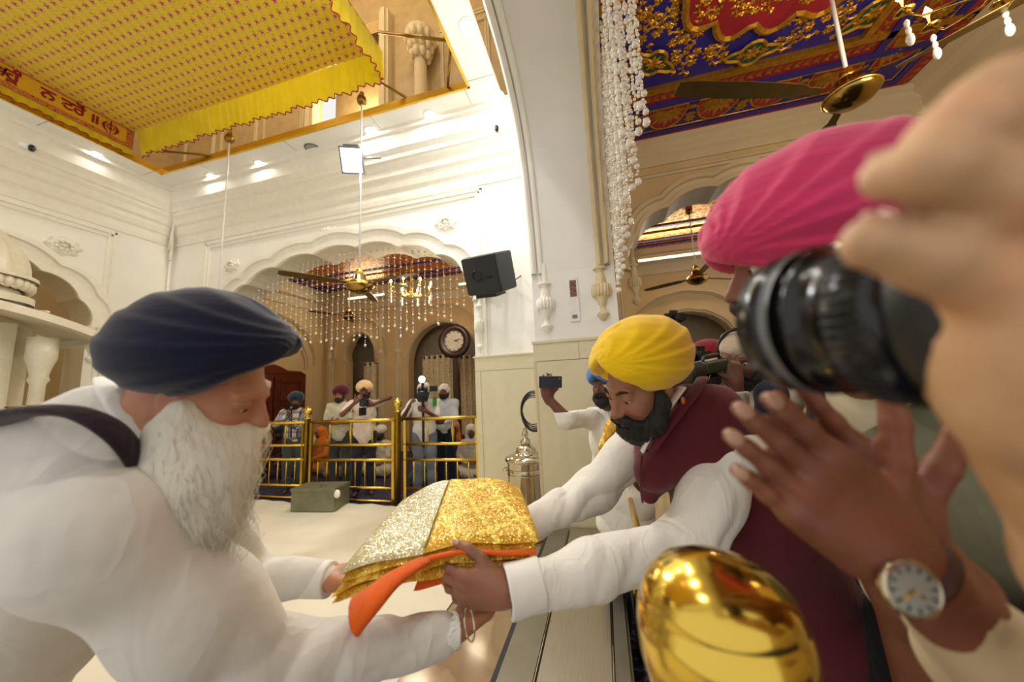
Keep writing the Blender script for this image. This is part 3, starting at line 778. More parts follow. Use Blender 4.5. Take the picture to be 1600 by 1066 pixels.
def frill(p0, p1, out, drop, lean, name_seed, parent):
    p0 = np.array(p0, float); p1 = np.array(p1, float); out = np.array(out, float); L = np.linalg.norm(p1-p0); n = int(L/.018)
    rr = np.random.RandomState(name_seed); ph = rr.uniform(0, 6, 6)
    def fn(u, v):
        s = u*L; pl = .018*math.sin(s*52+ph[0]+1.5*math.sin(s*3+ph[1]))*(.35+v)+.02*math.sin(s*17+ph[2])*v
        dr = drop*(1+.07*abs(math.sin(s*5.3+ph[3]))*v+.03*math.sin(s*2+ph[4]))
        return p0+(p1-p0)*u+out*(lean*v**1.3+pl)+np.array([0, 0, -dr*v])
    m = MB(); m.grid(fn, n, 10); a = m.build('frill', 'silk', parent)
    m = MB(); m.tube([fn(i/n, 1.0) for i in range(n+1)], .008, 5); m.build('hem', 'hem', a)
frill((CX0+.05, CY1, CZ), (CX1, CY1, CZ), (0, 1, 0), .38, .08, 1, can)
frill((CX1, CY1+.05, CZ+.02), (CX1, CY0, CZ+.02), (1, 0, 0), .4, .02, 2, can)
m = MB(); m.box((CX0-.03, CY0, CZ-.31), (CX0, CY1, CZ)); tb = m.build('text_band', 'bandy', can)
m = MB(); m.box((CX0, CY0, CZ-.03), (CX0+.006, CY1, CZ)); m.box((CX0, CY0, CZ-.33), (CX0+.006, CY1, CZ-.26)); m.box((CX0, CY1-.09, CZ-.27), (CX0+.006, CY1, CZ-.02)); m.build('border', 'redprint', tb)
def write(txt, loc, R, size, m_, name, parent, extr=.002):
    c = bpy.data.curves.new(name, 'FONT'); c.body = txt; c.size = size; c.extrude = extr; c.offset = .006; c.materials.append(M[m_]); c.resolution_u = 4
    o = bpy.data.objects.new(name, c); COL.objects.link(o)
    dg = bpy.context.evaluated_depsgraph_get(); me = bpy.data.meshes.new_from_object(o.evaluated_get(dg))
    V = np.array([v.co[:] for v in me.vertices]); F = [tuple(p.vertices) for p in me.polygons]; COL.objects.unlink(o); bpy.data.objects.remove(o)
    if not len(V): return None
    W = V @ np.array(R, float) + np.array(loc, float)
    return mkobj(name, W, F, m_, parent, None if parent is not None else loc, sm=[False]*len(F))
RY = [(0, 1, 0), (0, 0, 1), (1, 0, 0)]
write('ਕਬਹੂੰ', (CX0+.006, 1.93, CZ-.2), RY, .2, 'bandtext', 'lettering', tb)
write('ਨ', (CX0+.006, 2.47, CZ-.2), RY, .2, 'bandtext', 'lettering', tb)
write('ਟਰੋਂ', (CX0+.006, 2.66, CZ-.2), RY, .2, 'bandtext', 'lettering', tb)
write('॥', (CX0+.006, 2.93, CZ-.2), RY, .2, 'bandtext', 'lettering', tb)
def emblem(c, r, parent):
    m = MB(); f = lambda u, v, t: (c[0]+t, c[1]+u*r, c[2]+v*r)
    m.prism([(0, 1.05), (.1, .8), (.07, .1), (.16, -.1), (.05, -.2), (.05, -.9), (0, -1.05), (-.05, -.9), (-.05, -.2), (-.16, -.1), (-.07, .1), (-.1, .8)], f, 0, .004)
    n = 24; ring = [(.42*math.cos(2*PI*i/n), .12+.42*math.sin(2*PI*i/n)) for i in range(n+1)]; inner = [(.32*math.cos(2*PI*i/n), .12+.32*math.sin(2*PI*i/n)) for i in range(n+1)]
    for i in range(n): m.prism([ring[i], ring[i+1], inner[i+1], inner[i]], f, 0, .003)
    for s in (-1, 1):
        P = []
        A = [(s*.18, -1.0)] + [(s*(.25+.62*math.sin(PI*t)), -.85+1.7*t) for t in np.linspace(0.05, .95, 12)] + [(s*.3, .95)]
        B = [(s*(.28+.26*math.sin(PI*t)), -.7+1.5*t) for t in np.linspace(.95, .05, 12)]
        P = A+B; m.prism(P, f, 0, .0035)
    m.build('emblem', 'bandtext', parent)
emblem((CX0+.007, 3.17, CZ-.15), .115, tb)
frill((CX0-.02, CY0, CZ-.3), (CX0-.02, CY1, CZ-.3), (1, 0, 0), .15, .04, 4, can)
def rod(p, q, r, m_, name, label, cat, parent=None, group=None):
    o = MB().tube([p, q], r, 8).build(name, m_, parent, None if parent is not None else p)
    if parent is None: tag(o, label, cat, group)
    return o
for p, q, l in (((-2.8, 3.62, 6.0), (-2.35, 3.9, 5.75), 'dark brass rod bracing the canopy to the ceiling opening, behind the central fan mount'),
                ((-6.9, 3.66, 5.85), (-5.9, 3.92, 5.7), 'thin brass rod under the left end of the canopy frill'),
                ((-2.42, 3.3, 6.2), (-1.45, 3.3, 5.74), 'brass rod running from the canopy corner to the right edge of the ceiling opening'),
                ((-1.45, 3.35, 5.74), (-1.75, 3.9, 5.74), 'short dark brass strut in the right corner of the ceiling opening')):
    rod(p, q, .018, 'golddk', 'canopy_rod', l, 'rod')
# ------------------------------------------------------------------ ceiling fans
def fan(c, ztop, r, rot, label, nb=3, rr=.011, parts=True, ball=True, tiltR=None, blen=.62, group='brass ceiling fans'):
    t = thing('ceiling_fan', label, 'ceiling fan', c, group); s = r
    m = MB(); m.lathe([(.05*s, .16*s), (.09*s, .15*s), (.1*s, .08*s), (.16*s, .06*s), (.19*s, .03*s), (.2*s, 0), (.19*s, -.03*s), (.15*s, -.07*s), (.08*s, -.105*s), (.02*s, -.115*s)], c, 28); m.build('motor_housing', 'brassfan', t)
    m = MB(); m.lathe([(.205*s, -.012*s), (.212*s, 0), (.205*s, .012*s)], c, 28); m.build('trim_ring', 'gold', t)
    m = MB(); m.lathe([(.03*s, .14*s), (.055*s, .17*s), (.055*s, .24*s), (.03*s, .27*s)], c, 16); m.build('rod_cup', 'gold', t)
    m = MB(); m.tube([(c[0], c[1], c[2]+.2*s), (c[0], c[1], ztop)], rr, 8); m.build('down_rod', 'whiteplas', t)
    for k in range(nb):
        a = rot+2*PI*k/nb; d = np.array([math.cos(a), math.sin(a), 0]); w = np.array([-math.sin(a), math.cos(a), .18])
        m = MB(); P = []
        for q, ww in ((.17, .03), (.26, .035), (.3, .06), (.6, .075), (.95, .07), (1., .05)): P.append((q, ww))
        V = []
        for q, ww in P:
            for sg in (-1, 1):
                for h in (0, .006): V.append(np.array(c)+d*q*blen*s/.62*1.05+w*sg*ww*s+np.array([0, 0, h+.02]))
        F = []
        for i in range(len(P)-1):
            b = i*4; e = b+4
            F += [(b, e, e+2, b+2), (b+1, b+3, e+3, e+1), (b, b+1, e+1, e), (b+2, e+2, e+3, b+3)]
        F += [(0, 2, 3, 1), (len(P)*4-4, len(P)*4-3, len(P)*4-1, len(P)*4-2)]
        m.add(V, F, False); m.build('blade', 'blade', t)
    if ball:
        m = MB(); m.lathe([(.02, -.09), (.055, -.07), (.065, -.03), (.055, .02), (.03, .05), (.03, .09)], (c[0], c[1], ztop), 14); m.build('ceiling_cup', 'golddk', t)
    return t
fan((-2.91, 3.61, 2.98), 5.66, .85, -.1, 'brass ceiling fan on a long white rod in front of the wide cusped arch', blen=.6)
fan((-5.3, 3.6, 2.6), 5.66, .85, .4, 'ceiling fan on the long thin rod at left, its motor behind the navy turban')
fan((-5.27, 6.22, 3.31), ZP, .75, .05, 'small distant brass fan beyond the bead strings of the wide arch')
fan((1.84, 6.79, 3.42), ZP, .95, .5, 'brass fan beyond the beige arch, left of the pink turban')
fan((1.98, 2.9, 3.66), ZP, .82, -.72, 'large brass fan with wide bronze blades under the painted blue ceiling', blen=.98, ball=False, rr=.014)
# ------------------------------------------------------------------ lights fixed to the rooms
def downlight(x, y, label, power=25):
    t = thing('downlight', label, 'recessed light', (x, y, ZC), 'recessed round ceiling lights')
    m = MB(); m.lathe([(.085, -.004), (.11, -.006), (.115, 0), (.085, 0)], (x, y, ZC), 24, cap=False); m.build('rim', 'ring', t)
    m = MB(); m.lathe([(.0, -.003), (.086, -.0035)], (x, y, ZC), 24, cap=False); m.build('lens', 'lampface', t)
    lamp('downlight_beam', 'AREA', (x, y, ZC-.015), power, (1, .96, .89), .16)
for x, y, l in ((-1.15, 3.16, 'bright round downlight at the top, nearest the white pier'), (-1.12, 4.14, 'round downlight in the right corner of the ceiling above the camera dome'),
                (-2.15, 4.16, 'round downlight right of the square floodlight'), (-3.17, 4.16, 'round downlight beside the central fan rod, behind the floodlight'),
                (-5.44, 4.22, 'round downlight left of the round grille'), (-6.55, 4.22, 'round downlight near the thin left fan rod'),
                (-7.64, 4.24, 'round downlight in the far left corner of the ceiling'), (-7.63, 3.22, 'round downlight over the left wall, below the canopy text'),
                (-7.6, 1.6, 'downlight further along the left side'), (-7.6, 0, 'downlight far along the left side'), (-1.2, 1.4, 'downlight further along the right side'), (-1.2, -.4, 'downlight far along the right side')):
    downlight(x, y, l)
for x in (-2.2, -4, -5.8): lamp('gallery_light', 'POINT', (x, 2.6, 8.5), 70, (1, .85, .6), .3)
lamp('gallery_light', 'POINT', (-4, 5.0, 7.0), 60, (1, .8, .5), .15)
t = thing('ceiling_grille', 'round grey perforated ceiling speaker between two downlights', 'ceiling speaker', (-4.31, 4.19, ZC))
m = MB(); m.lathe([(.1, -.012), (.125, -.01), (.13, 0), (.1, 0)], (-4.31, 4.19, ZC), 24, cap=False); m.build('rim', 'grey', t)
m = MB(); m.lathe([(.0, -.008), (.1, -.008)], (-4.31, 4.19, ZC), 24, cap=False)
for k in range(10): a = 2*PI*k/10; m.ball((-4.31+.06*math.cos(a), 4.19+.06*math.sin(a), ZC-.01), .01, 6, 4)
m.build('mesh_cover', mat('grille_grey', 'A8A8A4', .5), t)
# floodlight
fc = onp = at(550, 251, 4.72); t = thing('floodlight', 'square white led floodlight in a grey frame hanging at the top of the back wall', 'floodlight', fc)
Rf = frame(nrm([.35, -.8, -.55])); 
m = MB(); m.box((-.15, -.03, -.17), (.15, .02, .17), Rf.T, fc); m.build('casing', 'grey', t)
m = MB(); m.box((-.125, .021, -.145), (.125, .028, .145), Rf.T, fc); m.build('led_panel', 'floodface', t)
m = MB(); m.box((-.1, -.1, -.03), (.1, -.03, .2), Rf.T, fc); m.tube([np.array(fc)+[0, .1, .1], (fc[0], YB-.1, ZC-.3)], .015, 6); m.build('mount', 'grey', t)
lf = lamp('floodlight_beam', 'AREA', tuple(fc+Rf[1]*.04), 70, (.95, .98, 1), .22); lf.rotation_euler = Vector(tuple(-Rf[1])).to_track_quat('Z', 'Y').to_euler()
# cctv cameras
def cctv(c, d, label):
    t = thing('security_camera', label, 'security camera', c); c = np.array(c); d = nrm(d)
    MB().lathe([(.05, 0), (.055, .02), (.055, .14), (.05, .15)], c, 16, d).build('housing', 'whiteplas', t)
    MB().lathe([(.048, .15), (.05, .17), (.03, .185), (0, .19)], c, 16, d).build('lens', 'blackgloss', t)
    MB().tube([c, c-d*.12+np.array([0, 0, .02])], .02, 8).build('bracket', 'whiteplas', t)
cctv((XL+.16, 2.5, 5.36), (.6, .6, -.2), 'white bullet security camera at the far left under the canopy text')
cctv((-1.04, 4.36, 5.3), (-.7, -.5, -.1), 'small dark-lensed security camera high by the white pier')
# conduits in the corner
m = MB(); m.tube([(XL+.1, 4.42, 5.6), (XL+.11, 4.4, 5.2), (XL+.1, 4.42, 4.6), (XL+.14, 4.38, 4.3)], .022, 8); m.tube([(XL+.2, 4.4, 5.6), (XL+.18, 4.38, 5.1), (XL+.13, 4.36, 4.5)], .02, 6); m.tube([(XL+.05, 4.44, 4.6), (XL+.05, 4.44, 0)], .02, 6)
tag(m.build('cable_conduit', 'plaster', loc=(XL+.1, 4.42, 0)), 'cream plastic conduits and pipes running down the far left corner', 'conduit')
# ------------------------------------------------------------------ loudspeaker
sc = at(765, 427, 4.35); Rs = frame(nrm(RT((-.5, -.3, -.8))), RT((-.22, 1, -.3)))
t = thing('loudspeaker', 'black wall loudspeaker tilted down beside the wide arch', 'loudspeaker', sc)
s = Sdf(sc-.6, sc+.6, .012); s.box(sc, (.26, .2, .24), Rs, .03); V, F = s.mesh(); mkobj('cabinet', V, F, 'black', t)
m = MB(); m.grid(lambda u, v: sc+((u-.5)*.5)*Rs[0]+(.205+.03*math.sin(PI*u))*Rs[1]+((v-.5)*.44)*Rs[2], 10, 4); m.grid(lambda u, v: sc+((u-.5)*.5)*Rs[0]+(.19)*Rs[1]+((v-.5)*.44)*Rs[2], 2, 2); m.build('front_grille', mat('speaker_grille', '232427', .6, bump=.6, bscale=300), t)
m = MB(); m.box((.04, .2, -.09), (.05, .245, -.02), None) if False else m.lathe([(.07, .0), (.072, .012), (.06, .012), (.058, 0)], sc+Rs[1]*.232+Rs[0]*.03, 24, Rs[1], cap=False); m.build('badge_ring', 'blackgloss', t)
m = MB(); m.box((-.17, .225, -.04), (-.07, .24, -.02), Rs.T, sc); m.build('badge', 'blackgloss', t)
m = MB(); m.tube([sc-Rs[1]*.15, (sc[0]+.08, YB, sc[2])], .03, 8); m.tube([sc-Rs[2]*.2-Rs[1]*.1, sc-Rs[2]*.3+Rs[0]*.05, (sc[0]+.3, YB-.01, sc[2]+.08)], .008, 6); m.box((-.12, -.1, -.29), (.2, .12, -.22), Rs.T, sc); m.build('bracket', 'black', t)
# ------------------------------------------------------------------ switch panel on the pier
t = thing('wall_panel', 'small white switch panel with a brown picture notice above it on the pier', 'switch panel', (-.215, 3.4, 2.2))
MB().box((-.26, 3.385, 2.22), (-.165, 3.4, 2.66)).build('backing', 'whiteplas', t)
MB().box((-.245, 3.382, 2.47), (-.18, 3.386, 2.64)).build('notice', mat('brown_print', '8E5B4E', .6, var=.5, vscale=60), t)
MB().box((-.24, 3.38, 2.25), (-.19, 3.386, 2.285)).build('switch', 'grey', t)
# ------------------------------------------------------------------ brass railing across the wide arch
def rail_panel(x0, x1, y, ztop, label):
    t = thing('brass_railing', label, 'railing', (x0, y, 0), 'brass railing panels across the wide arch')
    for z, r in ((ztop, .026), (ztop-.36, .022), (ztop-.58, .022), (.22, .02), (.035, .02)):
        MB().tube([(x0, y, z), (x1, y, z)], r, 8).build('rail', 'goldrail', t)
    for x in (x0+.03, x1-.03): MB().box((x-.02, y-.02, 0), (x+.02, y+.02, ztop)).build('upright', 'goldrail', t)
    n = int(round((x1-x0)/.42))
    for i in range(1, n):
        x = x0+(x1-x0)*i/n; z0, z1 = ztop-.36, ztop
        if i % 2: MB().tube([(x, y, z0), (x, y, z1)], .012, 8).build('baluster', 'goldrail', t)
        else: MB().lathe([(.01, 0), (.012, .06), (.03, .18), (.012, .3), (.01, .36)], (x, y, z0), 10).build('baluster', 'goldrail', t)
    n = int(round((x1-x0)/.165))
    for i in range(1, n):
        x = x0+(x1-x0)*i/n; MB().tube([(x, y, .22), (x, y, ztop-.58)], .011, 6).build('bar', 'goldrail', t)
def rail_post(x, y, h, label):
    t = thing('railing_post', label, 'post', (x, y, 0), 'tall brass posts of the railing')
    MB().lathe([(.045, 0), (.045, h-.02), (.055, h-.02), (.055, h)], (x, y, 0), 16).build('shaft', 'goldrail', t)
    MB().lathe([(.03, 0), (.045, .02), (.025, .035), (.06, .06), (.075, .1), (.06, .145), (.02, .165), (.012, .185), (0, .19)], (x, y, h), 16).build('finial', 'gold', t)
rail_post(-4.65, 4.6, 1.27, 'tall brass post with ball finial left of the peach turbaned man'); rail_post(-2.98, 4.56, 1.34, 'thick tall brass post with ball finial between the two cameramen')
rail_panel(-6.25, -4.7, 4.6, 1.2, 'left panel of the brass railing in front of the man in the checked shirt')
rail_panel(-4.6, -3.05, 4.6, 1.2, 'middle panel of the brass railing behind the metal box')
rail_panel(-2.91, -1.72, 4.6, 1.21, 'right panel of the brass railing beside the marble pier')
# ------------------------------------------------------------------ donation box
t = thing('metal_box', 'olive grey metal box with hasp and lid standing on the white floor sheet', 'metal box', (-4.0, 4.2, .03))
Rb = frame((.12, -1, 0)); bc = np.array([-4.02, 4.28, .2])
M['olive'] = mat('olive_grey_enamel', '7F7F63', .45, .3, var=.1)
MB().box((-.3, -.17, -.17), (.36, .17, .1), Rb.T, bc).build('body', 'olive', t)
MB().box((-.31, -.18, .1), (.37, .18, .135), Rb.T, bc).build('lid', 'olive', t)
MB().tube([bc+[.05, -.1, .14], bc+[.05, -.1, .17], bc+[.12, -.08, .17], bc+[.12, -.08, .14]], .006, 6).build('handle', 'grey', t)
s = Sdf(bc+[.2, -.3, -.1], bc+[.55, 0, .25], .008); s.ell(bc+[.36, -.13, .06], (.045, .03, .06)); s.disp(lambda P: sins(P, 4, 60)*.006); V, F = s.mesh(); mkobj('cloth_knot', V, F, 'plaster', t)
# ------------------------------------------------------------------ steel pot with spired lid
pc = np.array([-.885, 3.82, 0.]); t = thing('steel_pot', 'large polished steel drum with a domed spired lid against the marble wall', 'steel pot', pc)
m = MB(); m.lathe([(.2, .012), (.215, .03), (.215, .78), (.222, .79), (.222, .8), (.2, .81)], pc, 32); b_ = m.build('body', 'chrome', t)
MB().lathe([(.21, .66), (.222, .665), (.21, .67), (.222, .72), (.21, .725)], pc, 32, cap=False).build('band', 'chrome', t)
m = MB(); m.lathe([(0.235, 0.8), (0.24, 0.8144), (0.232, 0.836), (0.17, 0.8612), (0.12, 0.872), (0.115, 0.8864), (0.11, 0.9224), (0.07, 0.9584), (0.05, 0.9656)], pc, 32); m.build('lid', 'chrome', t)
m = MB(); m.lathe([(0.05, 0.9656), (0.058, 0.98), (0.055, 1.016), (0.03, 1.0376), (0.022, 1.0484), (0.04, 1.0664), (0.03, 1.1024), (0.004, 1.1744)], pc, 20); m.build('spire', 'chrome', t)
for k in (-1, 1): MB().tube([pc+[-.21, -.06*k, .7], pc+[-.26, -.06*k, .7], pc+[-.26, 0, .7]], .008, 6).build('handle', 'chrome', t)
# cable coil
m = MB(); cc = np.array([-.7, 3.9, 1.32])
for k in range(7):
    r = .165+.009*k; P = [(cc[0]+.0+.006*k-.1+.17*math.cos(a)*(.72+.035*k), cc[1]-.012*k, cc[2]+r*math.sin(a)+.015*math.cos(k*3)) for a in np.linspace(0, 2*PI, 33)]; m.tube(P, .0065, 6)
tag(m.build('cable_coil', 'cable', loc=cc), 'coil of black cable hanging on the wall edge left of the raised phone', 'cable coil')
# ------------------------------------------------------------------ steel barrier between the hall and the aisle
t = thing('steel_barrier', 'long low steel-clad barrier with grooved top running beneath the two men', 'barrier', (-.28, 1.6, 0))
zb = .3
MB().box((-.6, -.3, 0), (.03, 3.34, zb-.03)).build('base', 'steeldk', t)
MB().box((-.57, -.3, zb-.03), (-.41, 3.34, zb)).build('side_plate', 'steeldk', t)
MB().box((-.402, -.3, zb-.03), (-.398, 3.34, zb+.012)).build('ridge', 'chrome', t)
MB().box((-.39, -.3, zb-.03), (-.065, 3.34, zb+.004)).build('top_plate', 'steel', t)
MB().box((-.06, -.3, zb-.03), (-.055, 3.34, zb+.01)).build('ridge', 'chrome', t)
MB().box((-.05, -.3, zb-.03), (.015, 3.34, zb)).build('side_plate', 'steeldk', t)
MB().box((-.6, -.3, zb-.03), (-.572, 3.34, zb-.01)).build('gasket', 'rubber', t)
# aisle railing with the big near finial
t = thing('aisle_railing', 'polished brass railing with a great egg shaped finial close to the lens, bottom right', 'railing', (.09, .45, 0))
gb = at(1125, 1003, .40); gx, gy, gz = gb
for y, zt in ((gy, gz-.1), (2.3, .98), (3.2, .98)):
    MB().lathe([(.03, 0), (.03, zt)], (gx if y == gy else .1, y, 0), 16).build('post', 'goldrail', t)
for y in (2.3, 3.2): MB().lathe([(.02, 0), (.04, .03), (.05, .07), (.03, .11), (0, .14)], (.1, y, .98), 16).build('knob', 'gold', t)
for z in (.35, .62, .9): MB().tube([(gx, gy, z), (.1, 3.3, z)], .016, 8).build('rail', 'goldrail', t)
MB().lathe([(a*.95, b*.95) for a, b in [(.02, -.2), (.035, -.16), (.03, -.125), (.05, -.112), (.082, -.07), (.094, -.02), (.096, .015), (.092, .04), (.0885, .043), (.09, .047), (.08, .068), (.062, .085), (.035, .097), (.01, .102), (0, .103)]], gb, 48).build('finial', 'gold', t)
# ------------------------------------------------------------------ clock on a stand
cp = at(710, 533, 8.15); t = thing('clock', 'big round clock in a dark wooden case on a post before the curtains', 'clock', (cp[0], cp[1], 0))
MB().lathe([(.24, -.03), (.4, -.03), (.42, .01), (.4, .05), (.3, .06), (.27, .03), (.24, .03)], cp, 36, (0, -1, 0), cap=False).build('case', 'darkwood', t)
MB().lathe([(0, .02), (.27, .02)], cp, 36, (0, -1, 0), cap=False).build('face', mat('clock_face', 'CFC6B2', .4), t)
m = MB()
for k in range(12): a = PI*k/6; m.box((cp[0]+.22*math.sin(a)-.012, cp[1]-.03, cp[2]+.22*math.cos(a)-.012), (cp[0]+.22*math.sin(a)+.012, cp[1]-.022, cp[2]+.22*math.cos(a)+.012))
m.build('hour_marks', 'blackgloss', t)
for a, L_ in ((1.35, .17), (1.75, .11)): MB().tube([cp+[0, -.03, 0], cp+[L_*math.sin(a), -.03, L_*math.cos(a)]], .008, 5).build('hand', 'blackgloss', t)
MB().box((cp[0]-.05, cp[1]-.03, 0), (cp[0]+.05, cp[1]+.03, cp[2]-.35)).build('post', 'darkwood', t); MB().box((cp[0]-.2, cp[1]-.15, 0), (cp[0]+.2, cp[1]+.15, .06)).build('foot', 'darkwood', t)
# curtains
def curtain_mat():
    N = NT('cream_patterned_curtain'); v = N.coord(); vo = N.n('ShaderNodeTexVoronoi'); vo.inputs['Scale'].default_value = 14; N.l(v, vo.inputs['Vector'])
    N.l(N.mix(N.math('LESS_THAN', vo.outputs['Distance'], .28), srgb('CDBF98'), srgb('A99468')), N.b.inputs['Base Color']); N.b.inputs['Roughness'].default_value = .9; return N.m
M['curtain'] = curtain_mat()
def curtain(x0, x1, y, z1, label):
    t = thing('curtain', label, 'curtain', ((x0+x1)/2, y, 0), 'cream patterned curtains on the far wall')
    m = MB(); m.grid(lambda u, v: (x0+(x1-x0)*u, y+.05*math.sin(u*(x1-x0)*38)+.01*math.sin(v*4), .03+(z1-.03)*v), int((x1-x0)*60)+4, 6); m.build('drape', 'curtain', t)
    m = MB(); m.tube([(x0-.03, y, z1-.03), (x1+.03, y, z1-.03)], .015, 6); m.build('curtain_rod', 'darkwood', t)
    for k in range(max(2, int((x1-x0)/.17))): MB().lathe([(.03, -.03), (.035, 0), (.03, .03)], (x0+.08+.165*k, y-.02, z1-.06), 10, (1, 0, 0), cap=False).build('ring', 'blackgloss', t)
for a, b, c, l in ((660, 711, 557, 'wide cream patterned curtain left of the clock post'), (718, 748, 556, 'narrow cream curtain right of the clock post'), (569, 588, 567, 'short narrow curtain in the small niche behind the peach turban')):
    P0, P1 = at(a, c, 8.3), at(b, c, 8.3); q = 8.5/P0[1]; q1 = 8.5/P1[1]; curtain(P0[0]*q, P1[0]*q1, 8.5, 1.6+(P0[2]-1.6)*q, l)
# wooden door on the far left wall of the corridor
t = thing('wooden_door', 'dark reddish carved wooden door behind the man in the checked shirt', 'door', (-8.15, 6.9, 0))
MB().box((-8.2, 5.9, 0), (-8.1, 7.9, 2.25)).build('frame', 'wood', t)
for k in range(2):
    y0 = 6.0+.93*k; lf_ = MB().box((-8.1, y0, .02), (-8.06, y0+.87, 2.15)).build('door_leaf', 'wood', t)
    m = MB()
    for z0, z1 in ((.15, .75), (.85, 1.45), (1.55, 2.05)): panel_frame(m, lambda a, b, o: (-8.06+o, a, b), [(y0+.12, z0), (y0+.75, z0), (y0+.75, z1), (y0+.12, z1), (y0+.12, z0)], .03)
    m.build('panel_moulding', 'wood', lf_)
m = MB(); m.prism([(5.95, 2.25), (7.85, 2.25), (7.7, 2.32), (7.3, 2.33), (7.1, 2.42), (6.9, 2.48), (6.7, 2.42), (6.5, 2.33), (6.1, 2.32)], lambda u, v, t: (t, u, v), -8.2, -8.08); m.build('crest', 'wood', t)
# ------------------------------------------------------------------ tubes and chandeliers
def tube_light(c, L_, label, power=25):
    t = thing('tube_light', label, 'tube light', c)
    MB().tube([(c[0]-L_/2, c[1]-.06, c[2]), (c[0]+L_/2, c[1]-.06, c[2])], .02, 10).build('tube', 'tubeface', t)
    MB().box((c[0]-L_/2, c[1]-.04, c[2]-.03), (c[0]+L_/2, c[1], c[2]+.03)).build('batten', 'whiteplas', t)
    l = lamp('tube_glow', 'AREA', (c[0], c[1]-.1, c[2]), power, (1, .86, .62), .3); l.data.shape = 'RECTANGLE'; l.data.size = L_; l.data.size_y = .05; l.rotation_euler = (-PI/3, 0, 0)
tube_light((-2.6, 8.4, 4.44), 1.9, 'glowing tube light on the far cornice seen through the right of the wide arch')
tube_light((1.9, 8.4, 4.44), 1.7, 'glowing tube light under the far painted ceiling, left of the pink turban')
tube_light((-6.5, 8.4, 4.44), 1.2, 'tube light on the far cornice at the left of the wide arch', 18)
def chandelier(c, r, label, arms=8, power=60, zt=ZP, bulbs=True):
    t = thing('chandelier', label, 'chandelier', c, ); c = np.array(c, float)
    MB().lathe([(.02, -.35*r), (.06*r, -.3*r), (.14*r, -.15*r), (.05*r, 0), (.1*r, .15*r), (.03*r, .3*r), (.02, .5*r), (.02, zt-c[2])], c, 14).build('stem', 'gold', t)
    for k in range(arms):
        a = 2*PI*k/arms+.2; d = np.array([math.cos(a), math.sin(a), 0])
        ar = MB().tube([c+d*r*.05+[0, 0, -.1*r], c+d*r*.4+[0, 0, -.28*r], c+d*r*.8+[0, 0, -.15*r], c+d*r*.95+[0, 0, .05*r]], .014*max(r, .5), 6).build('arm', 'gold', t)
        p = c+d*r*.95
        m = MB(); m.lathe([(.03, .04*r), (.05, .06*r), (.02, .08*r), (.014, .25*r)], p, 8); m.build('candle_cup', 'gold', ar)
        m = MB(); m.lathe([(.01, .25*r), (.022, .3*r), (.012, .36*r), (.002, .42*r)], p, 8); m.build('bulb', 'bulb', ar)
        m = MB()
        for j in range(3): m.ball(p+[0, 0, -.06-.05*j-.01*(j == 2)], (.014+.006*(j == 2), .014+.006*(j == 2), .028+.016*(j == 2)), 8, 6)
        m.build('crystal_drop', 'crystal', ar)
    lamp('chandelier_glow', 'POINT', tuple(c+[0, 0, -.1]), power, (1, .82, .58), .25)
chandelier(at(642, 455, 6.7), .42, 'golden lit chandelier hanging beyond the bead strings of the wide arch')
chandelier(at(1592, -75, 1.8), .42, 'crystal chandelier whose lowest drops hang at the top right edge', power=55)
# ------------------------------------------------------------------ bead strings
def beads(name, strings, label, loc, m_='crystal', grp=None):
    ico = bmesh.new(); bmesh.ops.create_icosphere(ico, subdivisions=1, radius=1); ico.verts.index_update()
    iv = np.array([v.co[:] for v in ico.verts]); fv = [[v.index for v in f.verts] for f in ico.faces]; ico.free()
    V = []; F = []; n = 0
    for pts in strings:
        for p, r in pts:
            V.append(iv*np.broadcast_to(np.array(r), (3,))+np.array(p)); F += [[i+n for i in f] for f in fv]; n += len(iv)
    o = mkobj(name, np.concatenate(V), F, m_, None, loc); return tag(o, label, 'bead curtain', None, 'stuff')
S = []; rr = random.Random(5)
apts = arch_pts(*ARCH[:4], **ARCH[4])
def arch_z(x): return max((p[1] for p in apts if abs(p[0]-x) < .12), default=2.9)
x = -6.35; k = 0
while x < -1.8:
    zt = arch_z(x)-.02; zb_ = 2.5+.38*((x+4.1)/2.3)**2+.08*math.sin(x*9)+(.12 if k % 2 else 0)
    pts = []; z = zt; j = 0
    while z > zb_:
        big = j % 4 == 0; r = .017 if big else .009; pts.append(((x+.004*math.sin(j), 4.76, z), r)); z -= .05 if big else .032; j += 1
    pts.append(((x, 4.76, z-.02), (.022, .022, .03))); S.append(pts); x += .11; k += 1
M['bead'] = mat('pearl_bead', 'F2EADB', .15, coat=1.)
beads('bead_curtain', S, 'strings of small pearly beads hanging in a curtain across the wide cusped arch', (-4.1, 4.76, 3.5), 'bead')
S = []
# strings following the great arch: seen edge-on, hanging down beside the pier
for i in range(15):
    q = i/14.; y = 3.28-1.38*q
    for k in range(2):
        x = .21+.1*q*(k+.4+.3*math.sin(i*2.1))+.012*k
        zt = 4.4 if y > 3. else 4.46; zb_ = 2.5+.62*q+.12*k*q+.05*math.sin(i*1.7); pts = []; z = zt; j = rr.randrange(4)
        while z > zb_:
            r = .022 if j % 4 == 0 else .0115; pts.append(((x+rr.uniform(-.006, .006), y+rr.uniform(-.008, .008), z), r)); z -= .036 if j % 4 in (0, 3) else .0245; j += 1
        pts.append(((x, y, z-.03), (.026, .026, .034))); S.append(pts)
beads('crystal_garland', S, 'dense pearly crystal bead strings hanging from the great arch to the right of the pier', (.2, 2.6, 4.), 'bead')
